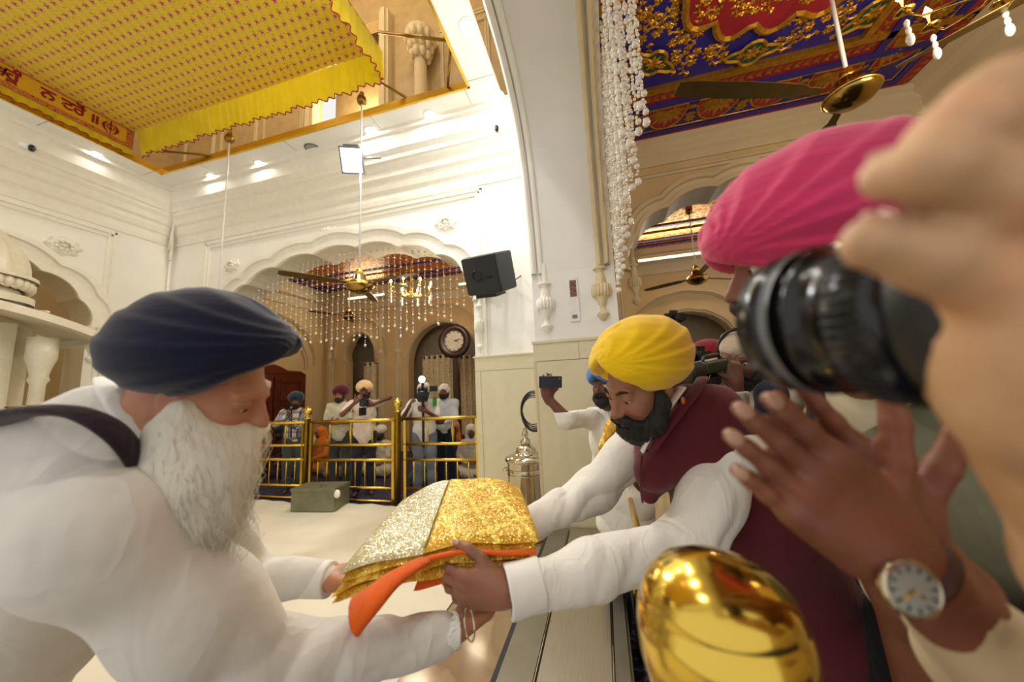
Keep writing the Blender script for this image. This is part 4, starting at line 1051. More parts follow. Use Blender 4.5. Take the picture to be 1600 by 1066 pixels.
# ------------------------------------------------------------------ marble shrine at left
t = thing('marble_shrine', 'carved marble shrine with a curved eave, dome and arched panel at the left edge', 'shrine', (-6.9, 1.3, 0))
def eave(u, v):
    y = 1.2+1.72*(u*2-1); q_ = abs(u*2-1); return (-7.3+1.25*v, y, 3.0-.36*q_**2.2-.16*v)
m = MB()
m.grid(eave, 48, 6); m.grid(lambda u, v: np.array(eave(u, v))-[0, 0, .09], 48, 6); m.grid(lambda u, v: np.array(eave(u, 1))-[0, 0, .09*v], 48, 1)
for k in range(9): u = (k+.5)/9; m.tube([np.array(eave(u, v))+[0, 0, .012] for v in (0, .3, .6, 1)], .02, 5)
m.box((-7.8, 2.86, 2.42), (-6.02, 2.95, 2.5)); m.build('curved_eave', 'carved', t)
def sgp(c, p=.5): return math.copysign(abs(c)**p, c)
def dome(u, v):
    a = -PI/2*.0+2*PI*u; e = PI/2*v; rb = 1+.025*abs(math.sin(12*a))+.02*math.sin(24*a)*math.sin(4*e); return (-7.25+.95*sgp(math.cos(a))*math.cos(e)*rb, 1.2+1.24*sgp(math.sin(a))*math.cos(e)*rb, 3.12+1.0*math.sin(e)*rb)
m = MB(); m.grid(dome, 144, 20); m.build('dome', 'carved', t)
m = MB()
for z0, z1, r in ((2.84, 2.92, 1.06), (2.92, 3.0, .98), (3.0, 3.12, 1.03), (3.12, 3.16, 1.07)):
    m.grid(lambda u, v: (-7.25+.95*r*sgp(math.cos(2*PI*u)), 1.2+1.24*r*sgp(math.sin(2*PI*u)), z0+(z1-z0)*v), 64, 1, False); m.grid(lambda u, v: (-7.25+.95*r*(.8+.2*v)*sgp(math.cos(2*PI*u)), 1.2+1.24*r*(.8+.2*v)*sgp(math.sin(2*PI*u)), z1), 64, 1, False)
m.build('cornice', 'carved', t)
m = MB(); RG = np.array([(-7.25+.97*sgp(math.cos(a)), 1.2+1.27*sgp(math.sin(a))) for a in np.linspace(0, 2*PI, 721)]); AL = np.concatenate([[0], np.cumsum(np.linalg.norm(np.diff(RG, axis=0), axis=1))])
for k in range(90):
    s_ = AL[-1]*k/90; m.ball((np.interp(s_, AL, RG[:, 0]), np.interp(s_, AL, RG[:, 1]), 3.06), (.05, .05, .075), 6, 5)
m.build('lotus_petals', 'carved', t)
for y in (2.48, -.08):
    MB().lathe([(.11, 0.03), (.11, .2), (.07, .24), (.06, 1.9), (.085, 1.95), (.07, 2.0), (.09, 2.1), (.12, 2.2), (.12, 2.45)], (-6.4, y, 0), 20).build('column', 'carved', t)
m = MB(); archwall(m, -.0, 2.35, 2.62, [(1.15, .62, 1.5, 2.2, {'n': 7, 'lobe': .05})], lambda u, v, t: (t, u, v), -6.72, -6.6); m.build('arch_screen', 'carved', t)
m = MB(); m.box((-6.8, -.2, 0), (-6.7, 2.5, 2.6)); hood(m, arch_pts(1.15, .75, 1.5, 2.35, n=7, lobe=.04), lambda a, b, o: (-6.6+o, a, b), .06); m.build('back_panel', 'carved', t)
m = MB(); m.box((-7.85, -.4, 0.03), (-6.2, 2.75, .15)); m.build('plinth', 'carved', t)
# greenish gilt vase tip behind the strap
vp = at(28, 640, 3.2); m = MB(); m.lathe([(.03, -.45), (.07, -.4), (.11, -.2), (.09, -.05), (.06, 0), (.08, .03)], vp, 18)
tag(m.build('brass_urn', 'golddk', loc=(vp[0], vp[1], vp[2]-.45)), 'dull brass urn showing just above the elder’s shoulder at the left edge', 'urn')
t = thing('urn_stand', 'white draped stand hidden behind the elder’s shoulder, under the brass urn', 'stand', (vp[0], vp[1], 0)); MB().lathe([(.3, 0), (.3, .02), (.25, .04), (.2, vp[2]-.47), (.2, vp[2]-.45)], (vp[0], vp[1], 0), 20).build('drape', 'sheet', t)
# ================================================================== people
def skinmat(name, col, rough=.5):
    N = NT(name); v = N.coord(); c = srgb(col); N.b.inputs['Roughness'].default_value = rough
    N.b.inputs['Subsurface Weight'].default_value = .12; N.b.inputs['Subsurface Radius'].default_value = (1, .35, .2); N.b.inputs['Subsurface Scale'].default_value = .006
    d = tuple(x*.78 for x in c[:3])+(1,); r = (min(1, c[0]*1.12), c[1]*.92, c[2]*.88, 1)
    N.l(N.ramp(N.noise(v, 22, 4), [(.3, d), (.5, c), (.75, r)]), N.b.inputs['Base Color'])
    N.bump(N.noise(v, 260, 3), .12, .002); return N.m
M['skinA'] = skinmat('warm_brown_skin', 'A5714F'); M['skinB'] = skinmat('dark_brown_skin', '6E4530'); M['skinC'] = skinmat('ruddy_skin', 'B8805F'); M['skinD'] = skinmat('light_tan_skin', 'D0A57C'); M['skinE'] = skinmat('deep_brown_skin', '7C4A33')
M['hairblack'] = mat('black_hair', '14100E', .6, var=.2, bump=.8, bscale=250, stretch=(1, 1, .15), bdist=.006)
M['hairwhite'] = mat('white_hair', 'E2DDCB', .6, var=.05, vscale=20, bump=.6, bscale=120, stretch=(1, 1, .12), bdist=.006)
M['hairgrey'] = mat('grey_hair', 'A7A090', .6, var=.1, bump=.6, bscale=120, stretch=(1, 1, .12))
M['eye'] = mat('eye_white', 'E8E2DA', .15); M['iris'] = mat('dark_iris', '1E120B', .1); M['lip'] = skinmat('lip_skin', '8A4E42'); M['nail'] = mat('finger_nail', 'C79A80', .25)
M['kurta'] = cloth('white_cotton', 'E0DCD3', fold=9, fstr=.45); M['shirtW'] = cloth('white_shirt', 'EDE9DF', fold=12, fstr=.45)
M['cuff'] = cloth('white_cuff', 'F1EEE6', fold=5, fstr=.15); M['vest'] = cloth('maroon_wool', '5E2028', fold=10, fstr=.2, weave=700)
M['jeans'] = cloth('light_denim', '7D8794', var=.15, fold=8); M['trouser'] = cloth('charcoal_trousers', '2A2C33'); M['trouserG'] = cloth('grey_green_trousers', '47504C'); M['navy'] = cloth('navy_cloth', '1A2032')
M['pinkW'] = cloth('pale_pink_shirt', 'E8D8C6'); M['cream_sh'] = cloth('cream_polo', 'DDD6BE'); M['blush'] = cloth('blue_white_shirt', 'D2D6DC')
def turbanmat(name, col, var=.1, rough=.85, sh=.3):
    N = NT(name); c = srgb(col); v = N.coord((1.5, 1.5, 9)); N.b.inputs['Roughness'].default_value = rough; N.b.inputs['Sheen Weight'].default_value = sh; N.b.inputs['Specular IOR Level'].default_value = .2
    f = N.noise(v, 7, 3); N.l(N.ramp(f, [(.3, tuple(x*(1-var*1.5) for x in c[:3])+(1,)), (.7, c)]), N.b.inputs['Base Color'])
    N.bump(N.math('ADD', f, N.math('MULTIPLY', N.noise(N.coord(), 1100, 1), .03)), .35, .006); return N.m
for k_, c_ in dict(t_navy='10142E', t_yellow='F6C90A', t_pink='CF3866', t_maroon='5A1026', t_peach='F3C892', t_teal='17303F', t_blue='4F7FC2', t_red='8E0F24', t_green='1E3A26', t_white='E6DFD2', t_orange='E07A1A').items():
    M[k_] = turbanmat('turban_'+c_, c_)
def plaid():
    N = NT('checked_shirt_cloth'); v = N.coord(); sp = N.n('ShaderNodeSeparateXYZ'); N.l(v, sp.inputs[0]); N.b.inputs['Roughness'].default_value = .9
    def st(o, f, w): return N.math('LESS_THAN', N.math('FRACT', N.math('MULTIPLY', sp.outputs[o], f)), w)
    c = N.mix(st(0, 9, .45), srgb('D8D2C4'), srgb('7E97A6')); c = N.mix(st(2, 9, .4), c, srgb('A88F80')); c = N.mix(st(0, 9, .1), c, srgb('22304A')); c = N.mix(st(2, 9, .1), c, srgb('22304A'))
    N.l(c, N.b.inputs['Base Color']); return N.m
M['plaid'] = plaid()
def hand(S, W, d, n, side, sc=1., curls=((.2, .3, .2),)*4, tv=(.55, .75, .15), tcurl=.3, spread=.06, k=.008):
    """W wrist; d towards the fingers; n out of the palm; side towards the thumb. Returns finger tips and directions."""
    W = np.array(W, float); d = nrm(d); n = nrm(np.array(n)-d*np.dot(n, d)); side = nrm(np.array(side)-d*np.dot(side, d)-n*np.dot(side, n)); tips = []
    offs = (.031, .0105, -.0105, -.029); lens = (.072, .080, .074, .058); kn = (.088, .092, .088, .08)
    S.cap(W-d*.02*sc, W+d*.02*sc, .023*sc, .024*sc, k=.015*sc, sq=(n, .72))
    for o, q in zip(offs, kn): S.cap(W+side*o*.55*sc+d*.01*sc, W+side*o*sc+d*q*sc, .0155*sc, .0115*sc, k=.016*sc)
    S.cap(W+d*.02*sc+side*.018*sc+n*.008*sc, W+d*.06*sc+side*.03*sc+n*.008*sc, .018*sc, .013*sc, k=.014*sc)      # thumb mound
    S.cap(W+d*.02*sc-side*.022*sc+n*.006*sc, W+d*.06*sc-side*.026*sc+n*.005*sc, .014*sc, .012*sc, k=.014*sc)
    for i, (o, L, q) in enumerate(zip(offs, lens, kn)):
        p = W+side*o*sc+d*q*sc; a = 0; c = curls[i % len(curls)]; dd0 = nrm(d+side*spread*(1.5-i))
        rad = (.0098, .01, .0096, .0085)[i]*sc
        for j, (fr_, an) in enumerate(zip((.47, .3, .23), c)):
            a += an; v = dd0*math.cos(a)+n*math.sin(a); e = p+v*L*fr_*sc
            S.cap(p, e, rad*(1-.08*j), rad*(.95-.1*j), k=.0025*sc if j == 0 else .004*sc)
            if j == 0: S.cap(p-v*.006*sc, p+v*.006*sc, rad*1.02, k=.009*sc)
            p = e
        tips.append((p, v, -(n*math.cos(a)-dd0*math.sin(a)), rad))
    p = W+d*.022*sc+side*.024*sc+n*.006*sc; tdir = nrm(d*tv[0]+side*tv[1]+n*tv[2]); bend = nrm(d*.9-side*.4+n*.3)
    for j, (L, r0, r1) in enumerate(((.045, .0145, .012), (.034, .0115, .0105), (.027, .0105, .0085))):
        e = p+tdir*L*sc; S.cap(p, e, r0*sc, r1*sc, k=.012*sc if j == 0 else .004*sc); p = e; tdir = nrm(tdir+bend*tcurl)
    tips.append((p, tdir, nrm(side-n*.6), .0095*sc)); return tips
def nails(tips, parent, sc=1., m_='nail'):
    for p, v, up, r in tips:
        up = nrm(up-v*np.dot(up, v)); R = frame(v, up); m = MB(); m.ball(p-v*r*.1+up*r*.78, (r*.72, r*.95, r*.22), 10, 6, R); m.build('fingernail', m_, parent)
def head_prims(S, c, R, sc=1., ears=True, lids=False):
    c = np.array(c, float)
    def q(x, y, z): return c+sc*(x*R[0]+y*R[1]+z*R[2])
    def e(p, r, k=.015, **kw): S.ell(q(*p), np.array(r)*sc, R, k=k*sc, **kw)
    def cp(a, b, r0, r1, k=.012, **kw): S.cap(q(*a), q(*b), r0*sc, r1*sc, k=k*sc, **kw)
    e((0, -.012, .035), (.075, .096, .088)); e((0, .03, -.02), (.062, .07, .086), .02); e((0, .045, -.078), (.043, .046, .038), .03)
    for s in (-1, 1):
        e((s*.036, .06, -.022), (.026, .03, .026), .025); cp((s*.012, .094, .03), (s*.046, .082, .03), .0085, .007, .016)
        e((s*.032, .104, .008), (.017, .014, .011), .014, sub=True)
        cp((s*.012, .108, -.034), (s*.009, .1, -.026), .0075, .007, .006)
        if ears:
            e((s*.076, -.008, -.004), (.009, .019, .031), .008); e((s*.083, -.004, .0), (.005, .010, .018), .004, sub=True)
        if lids: e((s*.032, .0835, .0115), (.0165, .0145, .0115), .004)
    cp((0, .092, .022), (0, .117, -.024), .008, .0105, .012); e((0, .119, -.03), (.0115, .011, .0095), .008)
    cp((-.018, .091, -.057), (.018, .091, -.057), .0075, .0075, .008); cp((-.014, .089, -.069), (.014, .089, -.069), .0075, .0075, .008)
    cp((0, -.015, -.06), (0, -.045, -.17), .054, .06, .03)
    return q
def eyes(c, R, parent, sc=1., look=(0, 1, -.1), brows='hairblack', detail=True):
    c = np.array(c, float); q = lambda x, y, z: c+sc*(x*R[0]+y*R[1]+z*R[2])
    lk = nrm(np.array(look)@R)
    for s in (-1, 1):
        p = q(s*.032, .083, .006); m = MB(); m.ball(p, (.0116 if detail else .0085)*sc, 14, 10); ey = m.build('eye', 'eye', parent)
        m = MB(); m.ball(p+lk*(.0076 if detail else .0035)*sc, .0062*sc, 12, 8); m.build('iris', 'iris', ey)
        if detail and brows: MB().tube([q(s*.014, .1, .026), q(s*.03, .098, .034), q(s*.05, .084, .031)], [.0035*sc, .0045*sc, .002*sc], 7).build('eyebrow', brows, parent)
def beard(c, R, parent, m_, h, length=.03, full=1., sc=1., seed=3, mous=True, amp=.003):
    c = np.array(c, float); q = lambda x, y, z: c+sc*(x*R[0]+y*R[1]+z*R[2])
    S = Sdf(c-.24*sc, c+.24*sc, h)
    for s in (-1, 1):
        S.path([q(s*.073, .012, .012), q(s*.07, .022, -.04), q(s*.055, .05, -.08), q(s*.02, .08, -.1)], [.011*sc, .019*sc, .026*sc*full, .03*sc*full], k=.02)
        if mous: S.path([q(0, .111, -.044), q(s*.022, .107, -.049), q(s*.044, .09, -.068)], [.011*sc, .0115*sc, .009*sc], k=.008)
    S.path([q(0, .085, -.09), q(0, .075, -.1-length)], [.033*sc*full, .022*sc*full], k=.025)
    S.ell(q(0, .108, -.064), np.array((.02, .014, .007))*sc, R, k=.006, sub=True)
    rs = np.random.RandomState(seed)
    def f(P):
        L = (P-c)@R.T; return amp*np.sin(L[:, 0]*420+30*L[:, 1]+3*np.sin(L[:, 2]*60))*.5+amp*sins(P, seed, 90)*.7
    S.disp(f); return S.build('beard', m_, parent)
def turban(c, R, parent, m_, h=.008, dims=(.112, .135, .098), off=(0, -.012, .075), zc=.075, zb=-.01, N=26, amp=.0032, slope=.85, back=0., sc=1., far=0., top=None, name='turban', y0=None, xoff=0.):
    c = np.array(c, float); a, b, e = [x*sc for x in dims]
    q = lambda x, y, z: c+sc*(x*R[0]+y*R[1]+z*R[2]); o = q(*off)
    S = Sdf(o-max(a, b)*1.35, o+max(a, b)*1.35, h); S.ell(o, (a, b, e), R)
    S.ell(q(off[0], off[1]+.02, off[2]-.01), (a*.98, b*.92, e*.8), R, k=.03)
    if top: S.ell(q(*top[0]), np.array(top[1])*sc, R, k=.05*sc)
    yf = (off[1]*sc+b*(.97+far)) if y0 is None else y0*sc
    def f(P):
        L = (P-c)@R.T; x, y, z = L[:, 0], L[:, 1], L[:, 2]
        dy = (yf-y)+.012*sc; th = np.arctan2(z-zc*sc-.25*np.abs(x-xoff)*0, np.maximum(dy, .004)); d = np.sqrt(dy**2+(z-zc*sc)**2)
        ph = th*N/PI*(1 if far == 0 else 1+far*3)+.22*np.sin(5*th+x*14/sc)+np.sign(x)*.31
        w = ph-np.floor(ph); saw = w**1.3*np.clip((1-w)*5, 0, 1)
        return -(amp*sc*(saw*1.8-.6)*np.clip(d/(.07*sc)+.25, 0, 1))+amp*.35*sins(P, 3, 14/sc)
    S.disp(f)
    # lower edge
    sl, P = S._w(S.lo, S.lo+S.h*S.n); L = (P-c)@R.T; zz = np.maximum(zb*sc-back*np.clip(-L[..., 1], 0, 1), zc*sc-slope*np.abs(L[..., 0])-slope*1.1*np.maximum(0, .085*sc-L[..., 1]))
    S._u(sl, (L[..., 2]-zz)*.75, .012*sc, True)
    return S.build(name, m_, parent)
def ik(Sh, T, l1, l2, pole):
    Sh = np.array(Sh, float); T = np.array(T, float); d = T-Sh; D = np.linalg.norm(d)
    if D > (l1+l2)*.99: k = D/((l1+l2)*.99); l1 *= k; l2 *= k
    D = max(D, 1e-6); a = (l1*l1-l2*l2+D*D)/(2*D); hh = math.sqrt(max(0, l1*l1-a*a)); u = d/D
    pv = np.array(pole, float); pv = nrm(pv-u*np.dot(pv, u)); return Sh+u*a+pv*hh
def standing(label, pos, yaw, H, skin, turb, shirt, pants, handR, handL, long_sleeve=False, bearded='hairblack', head_dir=None, h=.0095, tuck=False, wrap='turban', polesR=None, polesL=None, shirt_len=.0, beard_len=.02, lean=0., group=None):
    """handR/handL: wrist targets in the person's frame (right, front, up) with finger direction and palm normal"""
    pos = np.array(pos, float); F = np.array([-math.sin(yaw), math.cos(yaw), 0]); Rr = np.array([F[1], -F[0], 0]); s = H/1.75
    def w(x, y, z): return pos+Rr*x*s+F*y*s+np.array([0, 0, z*s])
    def dv(v): return nrm(Rr*v[0]+F*v[1]+np.array([0, 0, v[2]]))
    t = thing('person', label, 'person', pos, group)
    hc = w(0, .03+lean, 1.6); R = frame(dv(head_dir or (0, 1, -.05)))
    S = Sdf(pos+[-.6, -.6, 0], pos+[.6, .6, H+.05], h); head_prims(S, hc, R, s*1.02)
    Rb = frame(F)
    S.ell(w(0, 0+lean*.6, 1.25), (.16*s, .1*s, .24*s), Rb, k=.05); S.ell(w(0, 0, .98), (.15*s, .1*s, .16*s), Rb, k=.05); S.cap(w(-.15, lean, 1.42), w(.15, lean, 1.42), .05*s, k=.05)
    for sx in (-1, 1): S.path([w(sx*.09, 0, .92), w(sx*.1, .01, .5), w(sx*.11, -.02, .09)], [.085*s, .055*s, .038*s], k=.03); S.cap(w(sx*.11, -.04, .035), w(sx*.12, .15, .03), .032*s, .026*s, k=.02)
    arms = []
    for sx, hd, pole in ((1, handR, polesR), (-1, handL, polesL)):
        Sh = w(sx*.19, lean, 1.41); W = w(*hd[0]); E = ik(Sh, W, .29*s, .26*s, dv(pole or (sx*.6, -.3, -1))); arms.append((Sh, E, W))
        S.path([Sh, E, W], [.043*s, .037*s, .024*s], k=.02)
        hand(S, W, dv(hd[1]), dv(hd[2]), dv(hd[3]), s*1.0, ((.5, .7, .5),)*4, k=.006)
    S.build('body', skin, t)
    # shirt
    G = Sdf(pos+[-.6, -.6, .5], pos+[.6, .6, 1.6*s], h)
    G.ell(w(0, 0+lean*.6, 1.25), (.185*s, .125*s, .25*s), Rb, k=.05); G.ell(w(0, .01, 1.02-shirt_len/2), (.178*s, .128*s, (.2+shirt_len/2)*s), Rb, k=.06); G.cap(w(-.16, lean, 1.415), w(.16, lean, 1.415), .062*s, k=.05)
    for Sh, E, W in arms:
        if long_sleeve: G.path([Sh, E, E+(W-E)*.88], [.064*s, .052*s, .037*s], k=.03)
        else: G.path([Sh, Sh+(E-Sh)*.75], [.064*s, .058*s], k=.03)
    G.disp(lambda P: .0055*folds(P, 5, (.3, .2, 1), 16)+.004*sins(P, 8, 18)); G.cutplane(w(0, 0, .88-shirt_len), (0, 0, -1)); G.cutplane(w(0, 0, 1.475), (0, .25, 1))
    sh = G.build('shirt', shirt, t)
    MB().tube([w(.075*math.sin(a), .01+lean+.07*math.cos(a), 1.475+.02*math.cos(a*1)*-1) for a in np.linspace(0, 2*PI, 17)], .014*s, 6, cap=False).build('collar', shirt, sh)
    # trousers
    T = Sdf(pos+[-.35, -.3, 0], pos+[.35, .3, 1.05*s], h)
    for sx in (-1, 1): T.path([w(sx*.09, 0, .93), w(sx*.1, .01, .5), w(sx*.11, -.02, .1)], [.105*s, .08*s, .07*s], k=.03)
    T.ell(w(0, 0, .93), (.165*s, .115*s, .1*s), Rb, k=.04); T.disp(lambda P: .006*folds(P, 2, (0, .1, 1), 13)); T.build('trousers', pants, t)
    eyes(hc, R, t, s, detail=False)
    if bearded: beard(hc, R, t, bearded, h*.8, beard_len, 1., s, amp=.002)
    if wrap == 'turban': turban(hc, R, t, turb, h*.8, sc=s*1.13, N=14, amp=.003)
    elif wrap == 'scarf':
        Q = Sdf(hc-.3, hc+.25, h*.8); Q.ell(hc+R[2]*.045*s-R[1]*.01, (.095*s, .112*s, .1*s), R); Q.path([hc+R[2]*.02-R[1]*.03, hc-R[2]*.1-R[1]*.05], [.1*s, .1*s], k=.04); Q.ell(hc+R[1]*.085*s-R[2]*.03*s, (.062*s, .06*s, .085*s), R, k=.01, sub=True)
        Q.disp(lambda P: .004*folds(P, 4, (.2, .1, 1), 30)); Q.build('head_scarf', turb, t)
    return t, w, dv, arms, hc, R
# ---- five men standing behind the brass railing
yw = lambda a: math.radians(180+a)
def gear_phone(c, R, parent=None, name='smartphone', label=None, grip=None, size=(.075, .006, .04)):
    m = MB(); m.box(-np.array(size), size, R.T, c); o = m.build(name, 'blackgloss', parent, None if parent is not None else c)
    if label: tag(o, label, 'phone')
    m = MB(); p = np.array(c)+R[1]*(size[1]+.001)+R[0]*size[0]*.8+R[2]*size[2]*.55; m.ball(p, .008, 10, 6); m.build('camera_lens', 'grey', o)
    return o
# checked shirt man
t, w, dv, arms, hc, R = standing('man in a checked shirt and dark teal turban filming behind the brass railing', (-5.32, 5.0, 0), yw(40), 1.68, 'skinB', 't_teal', 'plaid', 'trouserG',
    ((.08, .3, 1.36), (.0, .25, 1), (-.6, -.3, 0), (0, -1, 0)), ((-.02, .3, 1.14), (.6, .2, .6), (0, .3, .9), (0, 0, 1)), True, polesR=(1, 0, -1), polesL=(-1, 0, -.8))
p = w(.03, .34, 1.5); m = thing('action_camera', 'small flat camera on a dark handheld stick held by the man in the checked shirt', 'camera', p)
MB().box(p-[.11, .02, .035], p+[.11, .02, .035]).build('casing', 'blackgloss', m); MB().lathe([(.02, 0), (.02, .03), (.012, .032)], p+[.04, -.02, 0], 12, (0, -1, 0)).build('lens', 'grey', m); MB().tube([p-[0, 0, .03], w(.02, .33, .98)], .012, 8).build('stick', 'black', m)
# maroon turban man
standing('man in a cream polo shirt and maroon turban with hands folded behind the railing', (-4.62, 5.3, 0), yw(22), 1.76, 'skinA', 't_maroon', 'cream_sh', 'trouserG',
    ((.08, .24, 1.13), (-.9, .3, .25), (0, -.7, .5), (0, .2, 1)), ((-.0, .26, 1.12), (.9, .3, .2), (0, -.7, .5), (0, .2, 1)), False, head_dir=(.35, 1, -.05), shirt_len=.08)
# peach turban man with camera
t, w, dv, arms, hc, R = standing('man in a pale pink shirt and peach turban raising a black camera behind the railing', (-3.9, 5.0, 0), yw(34), 1.8, 'skinB', 't_peach', 'pinkW', 'trouser',
    ((.11, .3, 1.44), (-.6, .1, .8), (-.4, -.9, 0), (0, -.5, .8)), ((-.16, .3, 1.4), (.9, .1, -.1), (.1, -.9, .2), (0, 0, 1)), False, polesR=(1, .2, -1), polesL=(-1, 0, .4), shirt_len=.12)
MB().lathe([(.045, 0), (.05, .01), (.045, .02)], w(.17, .22, 1.3), 16, (0, .3, 1), cap=False).build('bracelet', 'chrome', t)
def slr(c, R, label, parent=None):
    o = thing('camera', label, 'camera', c)
    B = MB(); B.box((-.07, -.03, -.05), (.07, .03, .045), R.T, c); B.box((-.03, -.025, .045), (.03, .03, .075), R.T, c); B.build('camera_body', 'black', o)
    MB().lathe([(.035, .03), (.04, .05), (.04, .12), (.044, .13), (.044, .17), (.035, .172)], c, 18, R[1]).build('lens_barrel', 'blackgloss', o)
    return o
o = slr(w(-.02, .33, 1.43), frame(dv((0, 1, -.1))), 'black camera held at the face of the peach turbaned man'); MB().box(w(-.05, .31, 1.24), w(.05, .4, 1.36)).build('battery_grip', 'black', o)
# television cameraman with bright light
t, w, dv, arms, hc, R = standing('cameraman in a white tee shirt and light jeans behind a camera with a glaring light', (-2.8, 5.02, 0), yw(26), 1.76, 'skinB', 't_white', 'shirtW', 'jeans',
    ((.2, .28, 1.38), (-.3, .5, .6), (-.9, 0, 0), (0, -.4, .8)), ((-.05, .34, 1.3), (.8, .3, .4), (.2, -.9, 0), (0, 0, 1)), False, wrap='scarf', shirt_len=.06)
c0 = w(.0, .3, 1.55); o = thing('video_camera', 'black professional video camera with a glaring white lamp on top and a monopod', 'video camera', c0); Rc = frame(dv((0, 1, -.1)))
MB().box((-.07, -.3, -.1), (.07, .08, .1), Rc.T, c0).build('camera_body', 'black', o)
MB().lathe([(.05, .08), (.065, .1), (.065, .2), (.08, .22), (.08, .27), (.06, .272)], c0, 20, Rc[1]).build('lens_barrel', 'blackgloss', o)
MB().tube([c0+Rc[2]*.1-Rc[1]*.2, c0+Rc[2]*.16-Rc[1]*.15, c0+Rc[2]*.16+Rc[1]*.1, c0+Rc[2]*.09+Rc[1]*.12], .014, 8).build('handle', 'black', o)
MB().box((-.22, -.05, .04), (-.1, .02, .12), Rc.T, c0).build('viewfinder', 'black', o)
MB().tube([c0-Rc[2]*.1, c0-[0, 0, .78]], .02, 8).build('monopod', 'black', o)
lp = c0+Rc[2]*.24+Rc[1]*.12; l_ = MB().box((-.055, -.03, -.045), (.055, .03, .045), Rc.T, lp).build('lamp_head', 'black', o); MB().lathe([(0, .034), (.045, .033)], lp, 16, Rc[1], cap=False).build('lamp_face', 'camlight', l_)
MB().tube([lp-Rc[2]*.04, c0+Rc[2]*.15], .01, 6).build('lamp_stem', 'black', o)
MB().tube([c0+[-.1, -.1, -.05], c0+[-.25, -.1, -.3], c0+[-.22, -.1, -.7], c0+[-.18, 0, -.9]], .006, 6).build('cable', 'cable', o)
MB().box(w(-.2, .1, 1.36), w(-.14, .13, 1.5)).build('shoulder_strap', mat('lime_strap', '3FAF3A', .6), t)
# white head cloth man
standing('man in a pale blue-white shirt and white headscarf standing with hands clasped', (-2.72, 5.6, 0), yw(15), 1.73, 'skinB', 't_white', 'blush', 'navy',
    ((.08, .25, 1.1), (-.9, .3, 0), (0, -.7, .5), (0, .2, 1)), ((-.02, .27, 1.09), (.9, .3, 0), (0, -.7, .5), (0, .2, 1)), True, wrap='scarf', bearded='hairblack', beard_len=-.01)
# ---- people seated on the carpet behind
def seated(label, pos, yaw, skin, headm, body, wrap='scarf', h=.014):
    pos = np.array(pos, float); F = np.array([-math.sin(yaw), math.cos(yaw), 0]); Rr = np.array([F[1], -F[0], 0])
    w = lambda x, y, z: pos+Rr*x+F*y+np.array([0, 0, z])
    t = thing('person', label, 'person', pos); hc = w(0, .06, .8); R = frame(nrm(F+[0, 0, -.15]))
    S = Sdf(pos+[-.5, -.5, 0], pos+[.5, .5, 1.0], h); head_prims(S, hc, R, 1.); S.ell(w(0, 0, .38), (.15, .1, .25), frame(F), k=.05)
    for sx in (-1, 1):
        S.path([w(sx*.17, 0, .58), w(sx*.25, .08, .35), w(sx*.05, .27, .27)], [.045, .04, .027], k=.02); hand(S, w(sx*.05, .27, .27), -Rr*sx, (0, 0, -1), F, 1., k=.006)
        S.path([w(sx*.1, 0, .12), w(sx*.33, .22, .12), w(-sx*.03, .33, .07)], [.09, .07, .045], k=.03)
    S.build('body', skin, t)
    G = Sdf(pos+[-.55, -.5, 0], pos+[.55, .55, .75], h); G.ell(w(0, 0, .38), (.185, .14, .29), frame(F), k=.06); G.cap(w(-.14, 0, .59), w(.14, 0, .59), .065, k=.05)
    for sx in (-1, 1): G.path([w(sx*.17, 0, .58), w(sx*.25, .08, .35), w(sx*.1, .24, .28)], [.065, .056, .045], k=.03); G.path([w(sx*.1, 0, .12), w(sx*.33, .2, .12), w(-sx*.03, .3, .08)], [.11, .1, .075], k=.04)
    G.disp(lambda P: .007*folds(P, 6, (.4, .3, 1), 14)); G.build('clothes', body, t)
    eyes(hc, R, t, 1., detail=False)
    if wrap == 'scarf':
        Q = Sdf(hc-.32, hc+.25, h*.8); Q.ell(hc+R[2]*.045-R[1]*.01, (.097, .114, .1), R); Q.path([hc+R[2]*.02-R[1]*.03, hc-R[2]*.1-R[1]*.04, hc-R[2]*.22], [.1, .105, .14], k=.04); Q.ell(hc+R[1]*.085-R[2]*.03, (.06, .06, .085), R, k=.01, sub=True)
        Q.disp(lambda P: .005*folds(P, 4, (.2, .1, 1), 30)); Q.build('head_scarf', headm, t)
    else: turban(hc, R, t, headm, h*.7, N=14); beard(hc, R, t, 'hairblack', h*.7, .02)
    return t
M['maroonw'] = cloth('dull_maroon_cloth', '5A2A26'); M['tan'] = cloth('tan_cloth', '9C7E5A'); M['teal'] = cloth('teal_cloth', '1F5A52'); M['offw'] = cloth('off_white_cloth', 'D6CEB8'); M['orangec'] = cloth('orange_cloth', 'D9822A'); M['plum'] = cloth('plum_cloth', '3A2438')
